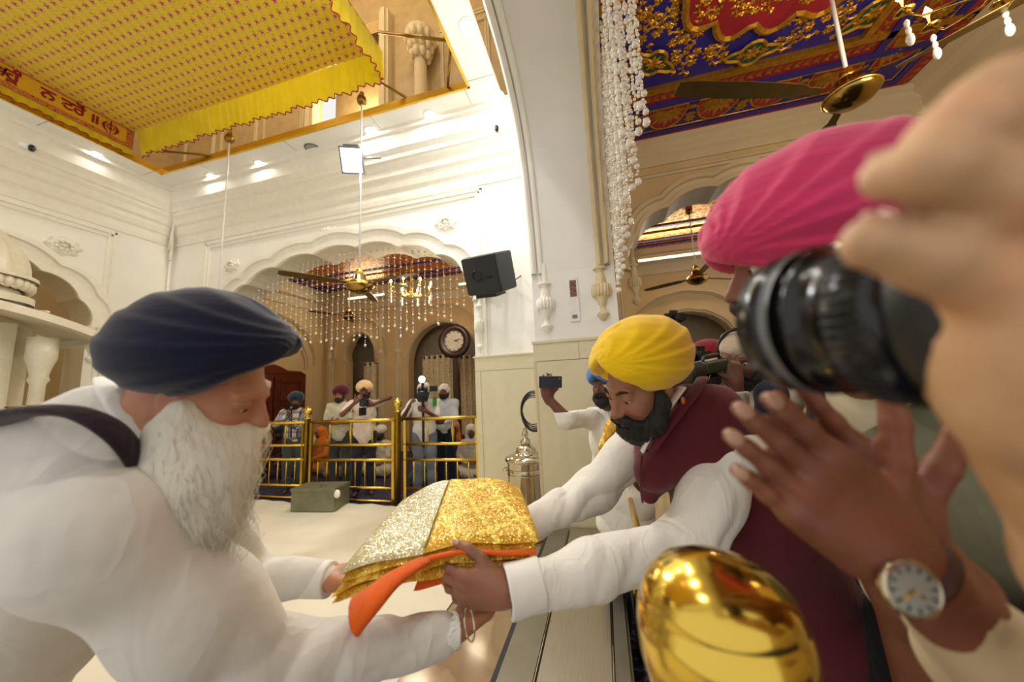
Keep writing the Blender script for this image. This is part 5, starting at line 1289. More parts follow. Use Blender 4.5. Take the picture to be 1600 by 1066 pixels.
for px, py, Y, m1, m2, wr, l in ((738, 738, 6.3, 't_white', 'offw', 'scarf', 'woman in a white headscarf sitting on the carpet at the right end of the railing'),
    (712, 722, 6.9, 't_orange', 'plum', 'scarf', 'seated person with an orange headscarf behind the man in the white headscarf'),
    (680, 742, 5.9, 't_green', 'teal', 'turban', 'seated person in teal clothes glimpsed between the cameraman and the clasped-hands man'),
    (598, 742, 6.3, 't_white', 'offw', 'turban', 'seated person in off-white clothes just right of the peach turbaned man'),
    (575, 720, 7.6, 't_orange', 'tan', 'scarf', 'seated figure in tan beside the off-white sitter'),
    (535, 745, 6.2, 't_maroon', 'tan', 'scarf', 'person in tan clothes sitting between the maroon and peach turbans, behind the rail'),
    (503, 738, 6.5, 't_orange', 'orangec', 'scarf', 'seated person in orange cloth low behind the left brass post'),
    (484, 715, 7.4, 't_navy', 'offw', 'turban', 'seated person in pale clothes leaning behind the left brass post'),
    (441, 730, 6.6, 't_teal', 'maroonw', 'turban', 'seated person in dull maroon left of the man in the checked shirt'),
    (403, 744, 5.9, 't_maroon', 'tan', 'scarf', 'tan-clothed person seated at the far left end of the railing'),
    (455, 742, 6.1, 't_green', 'plum', 'scarf', 'plum-clothed person seated behind the legs of the checked shirt man')):
    P0 = at(px, py, 1); d_ = P0-EYE; q = EYE+d_*(Y/d_[1]); seated(l, (q[0], Y, 0), PI+(.4 if px > 600 else -.3), 'skinB', m1, m2, wr)
# ================================================================== the people in front
def armchain(G, pts, rs, k=.03): G.path(pts, rs, k=k)
DN = np.array([0, 0, -1.])
# ---------------------------------------------------------------- 1. elder with navy turban and white beard
HC = at(322, 606, .665)
Rh = frame(nrm(RT((.93, -.42, .18))), RT((.3, 1, -.1)))
neck = at(225, 690, .68); pelv = at(-150, 1250, .86)
shR = at(165, 835, .53); elR = at(425, 1055, .64); wrR = at(712, 985, .79)
shL = at(300, 740, .84); elL = at(385, 905, .88); wrL = at(515, 905, .86)
root = thing('person', 'elderly man in white with a navy turban and long white beard holding the folded cloth', 'person', (pelv[0], pelv[1], 0)); rootE = root; pelvE = pelv
S = Sdf(np.minimum.reduce([HC-.2, pelv-.25, wrR-.1, shR-.1]), np.maximum.reduce([HC+.2, wrR+.22, wrL+.2, neck+.1]), .0065)
head_prims(S, HC, Rh, 1.0, lids=True)
S.cap(HC-Rh[2]*.06-Rh[1]*.05, neck-.02*CAMX[1], .06, .07, k=.03)
S.path([neck, (neck+pelv)/2, pelv], [.1, .13, .13], k=.05)
S.path([shR, elR, wrR], [.045, .038, .026], k=.02); S.path([shL, elL, wrL], [.045, .036, .025], k=.02)
tR = hand(S, wrR, RT((.75, .0, .75)), RT((-.3, 1, .2)), RT((-.5, .2, 1)), .98, ((.25, .3, .2),)*4, tv=(.7, .6, .1))
tL = hand(S, wrL, RT((1, -.1, .05)), RT((0, 1, .1)), RT((.1, -.1, 1)), .98, ((.2, .2, .2),)*4)
S.build('body', 'skinC', root)
nails(tR, root)
G = Sdf(np.minimum.reduce([pelv-.25, shR-.15, wrR-.1]), np.maximum.reduce([neck+.12, wrR+.08, wrL+.08, shL+.1]), .0065)
mid = (neck+pelv)/2
G.path([at(150, 770, .68), at(20, 960, .75), pelv], [.12, .165, .17], k=.08)
G.cap(shR, shL, .075, .07, k=.06); G.cap(at(205, 700, .64), at(215, 690, .74), .06, .06, k=.05)
G.cap(at(80, 755, .6), shR, .08, .085, k=.06); G.path([at(40, 690, .6), at(150, 660, .63), at(205, 690, .66)], [.05, .055, .05], k=.05)
G.path([shR, shR+(elR-shR)*.5, elR, wrR-(wrR-elR)*.1], [.085, .085, .072, .042], k=.04)
G.path([shL, elL, wrL-(wrL-elL)*.06], [.075, .055, .037], k=.04)
aR = nrm(wrR-elR)
def fw(P):
    dE = np.linalg.norm(P-elR, axis=1); dL = np.linalg.norm(P-elL, axis=1); near = np.exp(-(dE/.12)**2)+np.exp(-(dL/.12)**2)
    t = np.clip(((P-elR)@aR)/np.linalg.norm(wrR-elR), 0, 1)
    return .0055*folds(P, 11, aR+.4*DN, 24)*(near*.8+.3+.5*t)+.004*folds(P, 14, aR+1.3*DN, 13, .5)+.006*sins(P, 12, 9)*.6
G.disp(fw)
G.cutplane(wrR-aR*.008, aR); 
kb = G.build('kurta', 'kurta', root)
C = Sdf(wrR-.12, wrR+.08, .004); a = wrR-aR*.075; C.cap(a, wrR+aR*.01, .0395, .0405, k=.004); C.cap(a, wrR+aR*.04, .034, .0345, sub=True); C.cutplane(wrR+aR*.003, aR); C.cutplane(a, -aR); C.disp(lambda P: .0012*sins(P, 3, 40)); C.build('cuff', 'cuff', kb)
aL = nrm(wrL-elL); C = Sdf(wrL-.1, wrL+.08, .004); a = wrL-aL*.06; C.cap(a, wrL+aL*.01, .041, .041, k=.004); C.cutplane(wrL+aL*.003, aL); C.cutplane(a, -aL); C.build('cuff', 'cuff', kb)
# collar (stand collar around the back of the neck)
P = [at(158, 592, .69), at(172, 610, .62), at(205, 655, .6), at(232, 705, .6), at(245, 745, .62)]
MB().tube(P, [.012, .02, .022, .016, .006], 8, flat=.4).build('collar', 'cuff', kb)
# dark sash over the shoulder
P = [at(-60, 690, .66), at(0, 655, .545), at(60, 642, .525), at(120, 645, .525), at(170, 668, .53), at(205, 705, .55), at(228, 760, .6)]
SP = smooth_path(P)
M['sash'] = cloth('dark_brown_webbing', '2B2228', fold=30, fstr=.2)
MB().tube(SP, .026, 12, flat=.35).build('shoulder_strap', 'sash', root)
eyes(HC, Rh, root, 1., look=(0, 1, -.5), brows=None)
# turban: wide wrapped, front high
Rt = frame(nrm(RT((.96, .02, .25))), RT((0, 1, -.12)))
turban(at(326, 604, .66), Rt, root, 't_navy', .005, dims=(.112, .152, .088), off=(0, .0, .075), zc=.085, zb=-.012, N=11, amp=.0028, slope=.62, far=.3, top=((0, .0, .115), (.08, .1, .07)))
# hair at nape and moustache / beard
S = Sdf(HC-.25, HC+.2, .006); S.path([at(215, 600, .66), at(235, 640, .64), at(262, 660, .63)], [.02, .02, .014], k=.02); S.disp(lambda P: .003*sins(P, 5, 120)); S.build('hair', 'hairgrey', root)
q = lambda x, y, z: HC+x*Rh[0]+y*Rh[1]+z*Rh[2]
S = Sdf(HC-.35, HC+.25, .006)
for sx in (-1, 1): S.path([q(sx*.07, .015, -.01), q(sx*.062, .04, -.06), q(sx*.04, .07, -.085)], [.016, .028, .03], k=.02)
S.path([at(372, 685, .66), at(335, 720, .63), at(318, 770, .61), at(325, 815, .60), at(343, 858, .60)], [.03, .06, .062, .04, .012], k=.04)
S.path([at(275, 680, .6), at(285, 740, .6), at(312, 800, .6)], [.04, .045, .025], k=.04)
S.path([q(0, .118, -.047), q(.025, .11, -.055), q(.05, .09, -.085)], [.014, .014, .012], k=.01); S.path([q(0, .118, -.047), q(-.025, .11, -.055), q(-.05, .09, -.085)], [.014, .014, .012], k=.01)
S.disp(lambda P: .0022*sins(P*[1, 1, .25], 6, 130)+.003*sins(P*[1, 1, .3], 9, 45)); bd = S.build('beard', 'hairwhite', root)
# loose strands
rs = np.random.RandomState(2); m = MB()
me = bd.data; vv = np.array([v.co[:] for v in me.vertices])+rootloc(root); nn = np.array([v.normal[:] for v in me.vertices])
tip = at(347, 885, .6)
for i in rs.choice(len(vv), 1500, replace=False):
    p = vv[i]; n_ = nn[i]; 
    if n_@(p-EYE) > .02: continue
    L = rs.uniform(.04, .11); d = nrm(tip-p+rs.normal(size=3)*.03); d = nrm(d+n_*.25)
    k1 = p+d*L*.4+n_*.004; k2 = p+nrm(tip-p)*L+n_*rs.uniform(-.002, .008)+rs.normal(size=3)*.004
    m.tube([p-n_*.002, k1, k2], [.0006, .0005, .0002], 3, cap=False)
m.build('beard_strands', 'hairwhite', root)
# bracelet
MB().lathe([(.03, -.002), (.033, 0), (.03, .002)], at(733, 975, .75), 24, nrm(RT((.9, -.1, .5))), cap=False).build('bracelet', 'chrome', root)
# ---------------------------------------------------------------- 2. man with yellow turban and maroon waistcoat
HC = at(1003, 600, .97)
Rh = frame(nrm(RT((-.9, -.5, -.38))), RT((-.22, 1, -.12)))
neck = at(1065, 650, 1.02); pelv = at(1330, 1090, 1.05)
shL = at(1145, 705, .96); elL = at(1075, 850, .90); wrL = at(792, 925, .80)
shR = at(1000, 690, 1.2); elR = at(930, 765, 1.2); wrR = at(815, 830, 1.02)
root = thing('person', 'bearded man in a yellow turban and maroon waistcoat holding out the folded cloth', 'person', (pelv[0], pelv[1], 0))
S = Sdf(np.minimum.reduce([wrL-.25, pelv-.2, elL-.1, wrR-.2]), np.maximum.reduce([HC+.2, pelv+.2, shR+.1]), .006)
head_prims(S, HC, Rh, 1.02, lids=True)
S.cap(HC-Rh[2]*.06, neck, .05, .055, k=.02); S.path([neck-.12*nrm(neck-pelv), (neck+pelv)/2, pelv], [.08, .12, .12], k=.05); S.cap(neck, shL, .04, .04, k=.02); S.cap(neck, shR, .05, .04, k=.02)
S.path([shL, elL, wrL], [.045, .038, .026], k=.02); S.path([shR, elR, wrR], [.045, .038, .026], k=.02)
bodyS = S
# near hand: thumb on top, fingers under the cloth
t1 = hand(S, wrL, RT((-1, .02, .06)), RT((.0, .05, 1)), RT((-.15, 1, 0)), 1.18, ((.3, .55, .4), (.35, .6, .4), (.4, .6, .4), (.45, .65, .4)), tv=(.75, .75, .2), tcurl=.5, k=.006)
t2 = hand(S, wrR, RT((-1, -.1, -.1)), RT((.0, .3, -1)), RT((0, 1, .2)), 1.0, ((.5, .6, .4),)*4)
V, F = S.mesh(); body = mkobj('body', V, F, 'skinE', root); nails(t1, root)
M['skinF'] = skinmat('olive_brown_skin', '9A6A50'); body.data.materials[0] = M['skinF']
eyes(HC, Rh, root, 1.02, look=(-.1, 1, -.55))
S = Sdf(HC-.12, HC+.14, .003); q = lambda x, y, z: HC+1.02*(x*Rh[0]+y*Rh[1]+z*Rh[2])
S.path([q(-.022, .1, -.062), q(0, .107, -.0625), q(.022, .1, -.062)], [.004, .006, .004], k=.004); S.path([q(-.02, .099, -.0695), q(0, .105, -.0705), q(.02, .099, -.0695)], [.004, .0065, .004], k=.004); S.build('lips', 'lip', root)
beard(HC, Rh, root, 'hairblack', .0045, .02, 1.05, 1.03, seed=5, amp=.0035)
Ry = frame(nrm(RT((-.92, -.12, -.36))), RT((-.12, 1, -.1)))
turban(at(1003, 597, .97), Ry, root, 't_yellow', .0045, dims=(.118, .148, .1), off=(0, -.008, .07), zc=.078, zb=-.012, N=13, amp=.0036, slope=.8, top=((0, -.02, .12), (.09, .11, .06)))
# shirt sleeves
G = Sdf(np.minimum.reduce([wrL-.06, elL-.1, wrR-.08]), np.maximum.reduce([shL+.12, shR+.12, neck+.1]), .0055)
G.path([neck+(shL-neck)*.55, shL, shL+(elL-shL)*.5, elL, elL+(wrL-elL)*.55, wrL-(wrL-elL)*.05], [.06, .083, .078, .068, .058, .052], k=.04)
G.path([shR, elR, wrR], [.08, .062, .045], k=.04)
aL = nrm(wrL-elL); aR = nrm(wrR-elR)
def fy(P):
    t = np.clip(((P-elL)@aL)/np.linalg.norm(wrL-elL), -1, 1); e = np.exp(-(np.linalg.norm(P-elL, axis=1)/.13)**2)+np.exp(-(np.linalg.norm(P-elR, axis=1)/.15)**2)
    return .0055*folds(P, 21, aL+.25*RT((0, 1, 0)), 28, .5)*(e+.35)+.0045*folds(P, 24, aL+.9*RT((0, 1, 0)), 16, .4)+.004*sins(P, 22, 14)*.7
G.disp(fy); G.cutplane(wrL-aL*.07, aL); G.cutplane(wrR+aR*.0, aR) if False else None
sh = G.build('shirt', 'shirtW', root)
C = Sdf(wrL-.12, wrL+.1, .0035); a = wrL-aL*.085; C.cap(a-aL*.02, wrL+aL*.02, .056, .058, k=.004); C.cap(wrL-aL*.03, wrL+aL*.06, .046, .053, sub=True); C.cutplane(wrL+aL*.0, aL); C.cutplane(a, -aL); C.disp(lambda P: .0015*sins(P, 3, 30)); cf = C.build('cuff', 'cuff', sh)
for k in (0, 1):
    MB().lathe([(.0, .001), (.0055, .001), (.006, -.001)], at(831-k*4, 958-k*70, .775), 12, RT((0, -.3, -1))).build('button', 'cuff', cf) if k == 0 else None
# waistcoat
G = Sdf(np.minimum.reduce([pelv-.25, elL-.1, at(960, 700, 1.1)-.15]), np.maximum.reduce([neck+.12, pelv+.25, shR+.12, shL+.12]), .0065)
up = nrm(neck-pelv); side_ = nrm(shL-shR)
Rv = np.array([side_, nrm(np.cross(up, side_)), up]); c1 = neck-up*.2
G.path([neck-up*.12, neck-up*.35, pelv], [.118, .13, .15], k=.07, sq=(side_, 1.35))
G.cap(shR-side_*-.02, shL-side_*.035, .07, .07, k=.05)
G.path([at(1078, 634, .99), at(1112, 646, .985), at(1150, 672, .97)], [.066, .078, .058], k=.04); G.path([at(1060, 660, .985), at(1020, 735, 1.0)], [.05, .055], k=.05)
G.path([at(1300, 1000, 1.0), at(1350, 1250, 1.0)], [.13, .18], k=.08)
G.path([at(1040, 670, 1.08), at(1028, 710, 1.05), at(1015, 775, 1.05)], [.05, .062, .022], k=.04)
G.disp(lambda P: .003*folds(P, 31, up, 12)+.003*sins(P, 32, 11))
vs = G.build('waistcoat', 'vest', root)
P = smooth_path([at(1066, 606, .95), at(1042, 640, .92), at(1018, 676, .92), at(1003, 706, .94)], 16)
MB().tube(P, np.linspace(.014, .008, 16), 8, flat=.45).build('shirt_collar', 'cuff', root)
P = smooth_path([at(1098, 592, 1.0), at(1078, 622, .93), at(1048, 662, .91), at(1018, 705, .925)], 22)
MB().tube(P, np.linspace(.02, .012, 22), 10, flat=.4).build('waistcoat_collar', 'vest', vs)
P = smooth_path([at(1003, 712, .945), at(1000, 745, .95), at(1004, 785, .975)], 10); MB().tube(P, .004, 6).build('front_seam', 'vest', vs)
MB().ball(at(1067, 626, .91), (.005, .005, .01), 8, 6).build('petal', 't_orange', vs)
MB().ball(at(1011, 705, .945), .004, 8, 6).build('button', 'blackgloss', vs)
# trousers/legs of both men reach the floor out of view
def legs(root, p, m_, sp=.12):
    T = Sdf(np.array([p[0]-.3, p[1]-.3, 0]), np.array([p[0]+.3, p[1]+.3, p[2]+.12]), .02)
    for s in (-1, 1): T.path([[p[0], p[1]+s*sp, p[2]-.02], [p[0]+.02, p[1]+s*sp, .05]], [.12, .09], k=.06)
    T.build('trousers', m_, root)
legs(root, pelv, 'vest'); legs(rootE, pelvE, 'kurta')
# ---------------------------------------------------------------- the folded cloth
t = thing('folded_cloth', 'folded gold and silver sequinned cloth with orange lining held between the two men', 'cloth', at(680, 860, .85))
def sequin(name, c0, c1, c2, metal):
    N = NT(name); v = N.coord(); vo = N.n('ShaderNodeTexVoronoi'); vo.inputs['Scale'].default_value = 330; N.l(v, vo.inputs['Vector'])
    w = N.n('ShaderNodeTexVoronoi', feature='DISTANCE_TO_EDGE'); w.inputs['Scale'].default_value = 11; N.l(N.coord((1, 1.0, 1), (0, 0, .8)), w.inputs['Vector'])
    sp = N.n('ShaderNodeSeparateXYZ'); N.l(v, sp.inputs[0])
    a_ = N.math('ABSOLUTE', N.math('SUBTRACT', N.math('FRACT', N.math('MULTIPLY', N.math('ADD', sp.outputs[0], sp.outputs[1]), 8)), .5))
    b_ = N.math('ABSOLUTE', N.math('SUBTRACT', N.math('FRACT', N.math('MULTIPLY', N.math('SUBTRACT', sp.outputs[0], sp.outputs[1]), 8)), .5))
    ln = N.math('LESS_THAN', N.math('MINIMUM', a_, b_), .07)
    f = N.math('LESS_THAN', vo.outputs['Distance'], .42)
    c = N.mix(f, srgb(c0), srgb(c1)); c = N.mix(ln, c, srgb(c2)); N.l(c, N.b.inputs['Base Color'])
    N.l(N.math('MULTIPLY', f, metal), N.b.inputs['Metallic']); N.b.inputs['Roughness'].default_value = .3
    nm = N.n('ShaderNodeNormalMap'); 
    mx = N.n('ShaderNodeVectorMath', operation='SUBTRACT'); N.l(vo.outputs['Color'], mx.inputs[0]); mx.inputs[1].default_value = (.5, .5, .5)
    sc_ = N.n('ShaderNodeVectorMath', operation='SCALE'); N.l(mx.outputs[0], sc_.inputs[0]); sc_.inputs[3].default_value = .75
    ge = N.n('ShaderNodeNewGeometry'); ad = N.n('ShaderNodeVectorMath', operation='ADD'); N.l(ge.outputs['Normal'], ad.inputs[0]); N.l(sc_.outputs[0], ad.inputs[1])
    no = N.n('ShaderNodeVectorMath', operation='NORMALIZE'); N.l(ad.outputs[0], no.inputs[0]); N.l(no.outputs[0], N.b.inputs['Normal']); N.t.nodes.remove(nm); return N.m
M['seqgold'] = sequin('gold_sequin_brocade', 'D9A322', 'F2C95A', 'F8D45A', .75); M['seqsilver'] = sequin('silver_tissue', 'C9BE86', 'DDD6BE', 'D8D2B4', .7)
M['orange'] = cloth('orange_lining', 'E8641A', fold=20, fstr=.3)
CA, CB, CC, CD = at(530, 885, .80), at(845, 848, .86), at(815, 768, 1.12), at(628, 775, 1.1)      # near-left, near-right, far-right, far-left
def top(u, v, lift=0.):
    """u left->right, v near->far, gently domed sheet"""
    p = (1-u)*(1-v)*CA+u*(1-v)*CB+u*v*CC+(1-u)*v*CD
    return p+np.array([0, 0, .05*math.sin(PI*min(1, max(0, u)))**.7*(.35+.65*v)-.02*(1-u)**2+.004*math.sin(13*u+4*v)+lift])
def slab(u0, u1, v0, v1, l0, th, nu=40, nv=24, edge=.03, wob=0.):
    """rounded-edge padded layer"""
    V = []; F = []
    def pt(a, b, s_):
        eu = min((a-0)/edge, (1-a)/edge, 1); ev = min(b/edge, (1-b)/edge, 1); q_ = math.sqrt(max(0, 1-(1-min(eu, ev))**2))
        u = u0+(u1-u0)*a; v = v0+(v1-v0)*b; return top(u, v, l0+s_*th*q_*.5+wob*math.sin(a*17+l0*200)*.004)
    m = MB(); m.grid(lambda a, b: pt(a, b, 1), nu, nv); m.grid(lambda a, b: pt(a, b, -1), nu, nv); return m
USP = .40
slab(USP, 1.0, 0, 1, 0, .02).build('gold_top_layer', 'seqgold', t)
slab(0., USP+.01, 0, 1, -.001, .018).build('silver_top_layer', 'seqsilver', t)
m = MB(); m.tube([top(USP, v, .0105) for v in np.linspace(.03, .9, 20)], .004, 6); m.build('silver_braid', 'seqsilver', t)
for k in range(1, 4): slab(-.03*(k == 2)-.02*(k == 3), .99-.02*k, -.01*k, .97, -.018*k, .019, wob=1).build('gold_fold', 'seqgold', t)
P = smooth_path([top(.42, 0, -.012)+[0, -.012, 0], at(615, 905, .74), at(580, 938, .70), at(556, 962, .69)], 14)
m = MB(); m.tube(P, np.linspace(.018, .045, 14), 14, flat=.45); m.build('orange_fold', 'orange', t)
P = smooth_path([top(.40, 0, -.01)+[0, -.012, 0], top(.6, 0, -.012)+[0, -.014, 0], top(.8, 0, -.016)+[0, -.012, 0], top(.97, 0, -.02)+[0, -.006, 0]], 20)
MB().tube(P, .009, 8, flat=.6).build('orange_edge', 'orange', t)
slab(.35, .95, 0, .9, -.078, .02).build('orange_underside', 'orange', t)
# ================================================================== people at the right and between the columns
# ---------------------------------------------------------------- 3. man with the pink turban, palms joined
HC = at(1262, 412, .6)
Rp = frame(nrm(RT((-.93, -.2, .3))), RT((-.2, 1, .0)))
pelv = at(1560, 1250, .72); neck = at(1370, 520, .64)
root = thing('person', 'man in a pink turban, olive waistcoat and cream sleeves with palms joined at the right', 'person', (pelv[0], pelv[1], 0))
wN = at(1400, 868, .315); wF = at(1412, 846, .345)
dN = nrm(at(1160, 668, .33)-wN); dF = nrm(at(1188, 625, .362)-wF)
sd = nrm(RT((.55, .8, 0)))
shN = at(1820, 850, .5); elN = at(1640, 1150, .35)
lo = np.minimum.reduce([HC-.2, pelv-.2, at(1150, 640, .43)-.05, wN-.1]); hi = np.maximum.reduce([HC+.2, pelv+.2, neck+.1, at(1640, 1150, .42)+.08])
S = Sdf(lo, hi, .0055)
head_prims(S, HC, Rp, 1.05); S.cap(HC-Rp[2]*.08, neck, .055, .07, k=.03); S.path([neck, (neck+pelv)/2, pelv], [.08, .11, .12], k=.05)
S.path([shN, elN, wN], [.045, .04, .027], k=.02); S.path([at(1500, 760, .7), at(1560, 1000, .52), wF], [.045, .036, .025], k=.02)
M['skinG'] = skinmat('medium_brown_skin', '845038'); V, F = S.mesh(); mkobj('body', V, F, 'skinG', root)
# the hands in finer detail, continuous from the wrists
S = Sdf(np.minimum.reduce([wN, wF, at(1160, 668, .33)])-.06, np.maximum.reduce([wN, wF, at(1188, 600, .36)])+.07, .0028)
a1 = nrm(wN-at(1600, 1040, .335)); S.cap(wN-a1*.1, wN, .03, .027, k=.02); S.cap(wF-a1*.1, wF, .03, .027, k=.02)
pn = nrm(RT((0, .12, 1)))
t1 = hand(S, wN, dN, pn, sd, 1.08, ((.03, .05, .03),)*4, tv=(.45, .85, .1), tcurl=.15, spread=.035, k=.006)
t2 = hand(S, wF, dF, -pn, sd, 1.08, ((.02, .03, .02),)*4, tv=(.35, .9, .1), tcurl=.15, spread=.03, k=.006)
hb = S.build('hands', 'skinG', root); nails(t1, hb)
turban(HC+Rp[1]*-.02+Rp[2]*-.0, Rp, root, 't_pink', .0055, dims=(.13, .178, .112), off=(0, -.012, .08), zc=.045, zb=-.012, N=13, amp=.0045, slope=.6, top=((0, -.02, .13), (.1, .13, .07)))
M['patka'] = cloth('pale_blue_under_turban', '8FB4D8'); q = lambda x, y, z: HC+x*Rp[0]+y*Rp[1]+z*Rp[2]
S = Sdf(HC-.13, HC+.15, .004); S.ell(q(0, .045, .05), (.068, .062, .045), Rp, k=.01); S.build('under_turban', 'patka', root)
beard(HC, Rp, root, 'hairblack', .006, .02, 1., 1.05); eyes(HC, Rp, root, 1.05)
# olive waistcoat, shirt, sleeves, lower garment
M['olivew'] = cloth('olive_grey_wool', '6F7058', fold=14, fstr=.3, var=.12, weave=500); M['creamS'] = cloth('cream_sleeve_cloth', 'C3AE86', fold=8); M['blackc'] = cloth('black_cloth', '0E0E10'); M['ivory'] = cloth('ivory_shirt', 'C9C2A6', fold=9)
G = Sdf(np.minimum(neck, pelv)-.28, np.maximum(neck, pelv)+.3, .008)
G.path([at(1500, 640, .58), at(1515, 760, .555), at(1560, 920, .58)], [.085, .12, .13], k=.08); G.disp(lambda P: .005*folds(P, 41, RT((.4, 1, 0)), 13)+.003*sins(P, 2, 22)); w_ = G.build('waistcoat', 'olivew', root)
G = Sdf(np.minimum(neck, pelv)-.28, np.maximum(neck, pelv)+.3, .008)
G.path([at(1378, 560, .64), at(1405, 640, .65), at(1425, 760, .68), at(1440, 920, .72)], [.068, .085, .1, .1], k=.08); G.disp(lambda P: .007*folds(P, 44, RT((1, .3, 0)), 15)); G.build('shirt', 'ivory', root)
G = Sdf(np.minimum(elN, wN)-.2, np.maximum(elN, shN)+.2, .006)
e1 = at(1490, 960, .325); G.path([e1, at(1560, 1040, .335), elN], [.036, .045, .06], k=.04); G.cutplane(e1+a1*.02, a1); G.disp(lambda P: .003*folds(P, 45, a1, 34)+.003*sins(P, 47, 30)); G.build('sleeve', 'creamS', root)
G = Sdf(at(1440, 1000, .85)-.35, at(1460, 1150, .85)+.35, .012); G.path([at(1430, 990, .84), at(1450, 1250, .84)], [.1, .14], k=.05); G.build('trousers', 'blackc', root)
legs(root, pelv, 'blackc')
# the watch
wc = at(1420, 918, .288); wn = nrm(RT((-.12, .25, -1))); wt = thing('wrist_watch', 'silver round wrist watch with a brown strap on the joined-palms wrist', 'watch', wc)
MB().lathe([(.0, -.006), (.021, -.006), (.023, 0), (.0225, .004), (.0195, .0055), (.019, .004)], wc, 36, wn, cap=False).build('case', 'chrome', wt)
MB().lathe([(0, .0038), (.019, .0038)], wc, 36, wn, cap=False).build('dial', mat('watch_dial', 'A9AFA6', .3, .3), wt)
u_ = nrm(np.cross(wn, [0, 0, 1])); v_ = np.cross(wn, u_); m = MB()
for k in range(12):
    a = PI*k/6; d = u_*math.cos(a)+v_*math.sin(a); m.tube([wc+wn*.0046+d*.0135, wc+wn*.0046+d*.0175], .0008, 5)
m.build('hour_marks', 'blackgloss', wt)
for a, L_ in ((.6, .013), (2.3, .009)): MB().tube([wc+wn*.005, wc+wn*.005+(u_*math.cos(a)+v_*math.sin(a))*L_], .0009, 5).build('hand', 'gold', wt)
ctr = (wN+wc)/2+a1*-.03; ax = a1; e1_ = nrm(np.cross(ax, wn)); 
cw = wN-a1*.018
MB().tube([cw+.0305*(e1_*math.cos(a)+wn*math.sin(a)*1.0) for a in np.linspace(0, 2*PI, 28)], .009, 8, flat=.3, cap=False).build('strap', mat('brown_leather', '4A2A1C', .6), wt)
# ---------------------------------------------------------------- 4. photographer's hand and camera, right beside the lens
root = thing('person', 'very close photographer’s tan hand and forearm gripping a camera along the right edge', 'person', at(1640, 1000, .22)*[1, 1, 0])
W = at(1700, 620, .17); S = Sdf(W-.22, W+.2, .0028)
F_ = [((1640, 560, .165), (1560, 455, .150), (1450, 400, .146), (1368, 378, .15), .0142), ((1660, 420, .155), (1560, 300, .135), (1455, 262, .132), (1395, 272, .142), .0122),
      ((1680, 330, .16), (1600, 215, .14), (1510, 190, .135), (1455, 225, .142), .012), ((1700, 260, .17), (1640, 170, .15), (1560, 140, .145), (1510, 165, .15), .0115)]
S.path([at(1830, 1150, .22), at(1785, 900, .19), at(1735, 700, .17)], [.042, .036, .034], k=.03)
S.path([at(1735, 700, .17), at(1650, 530, .155), at(1670, 400, .155)], [.034, .034, .03], k=.03)
S.path([at(1735, 800, .18), at(1640, 620, .16), at(1620, 480, .155), at(1640, 350, .15)], [.03, .026, .022, .018], k=.025)
for a, b, c, d, rr_ in F_: S.path([at(*a), at(*b), at(*c), at(*d)], [rr_*1.25, rr_*1.1, rr_*.98, rr_*.85], k=.006)
S.disp(lambda P: .0006*sins(P, 7, 160)); hb = S.build('body', 'skinD', root)
G = Sdf(at(1640, 1150, .24)-.12, at(1640, 1150, .24)+.2, .006); 
for a, b, c, d, rr_ in F_[:2]:
    p = at(*d); v = nrm(at(*d)-at(*c)); up_ = nrm(RT((0, 1, -.5))); up_ = nrm(up_-v*np.dot(v, up_)); m = MB(); m.ball(p+up_*rr_*.62, (rr_*.6, rr_*.8, rr_*.25), 12, 6, frame(v, up_)); m.build('fingernail', 'nail', root)
t = thing('camera', 'large black camera with a ribbed lens pointing left, blurred in the photographer’s grip', 'camera', at(1400, 480, .2))
p0, p1 = at(1238, 506, .29), at(1480, 480, .2); ax = nrm(p1-p0); LL = np.linalg.norm(p1-p0)
k_ = .0
prof_ = [(a*1.36, b*1.2) for a, b in [(.033, .006), (.036, 0), (.0415, .0), (.042, .016), (.0395, .018), (.039, .03), (.041, .031), (.041, .034), (.038, .036), (.038, .05), (.042, .053), (.043, .075), (.0405, .078)]]
MB().lathe(prof_, p0, 48, ax, cap=False).build('lens_barrel', 'blackgloss', t)
MB().lathe([(0, .01), (.046, .009)], p0, 32, ax, cap=False).build('front_element', mat('lens_glass', '101820', .05, coat=1.), t)
m = MB()
for k in range(56):
    a = 2*PI*k/56; u1 = nrm(np.cross(ax, [0, 0, 1])); v1 = np.cross(ax, u1); d = u1*math.cos(a)+v1*math.sin(a); m.tube([p0+ax*.066+d*.0578, p0+ax*.086+d*.0588], .0016, 4)
m.build('grip_ring', 'rubber', t)
MB().lathe([(.054, .093), (.06, .1), (.06, .125), (.045, .13)], p0, 48, ax).build('mount_ring', 'black', t)
Rk = frame(ax, CAMX[1]); S = Sdf(p0+ax*.15-.1, p0+ax*.15+.1, .004); S.box(p0+ax*.14, (.042, .02, .045), Rk, .012); S.box(p0+ax*.135+Rk[2]*.045, (.022, .018, .014), Rk, .008, k=.01); S.build('camera_body', 'black', t)
MB().lathe([(.0572, .021), (.0552, .023), (.0552, .027), (.0572, .029)], p0, 48, ax, cap=False).build('focus_ring', 'grey', t)
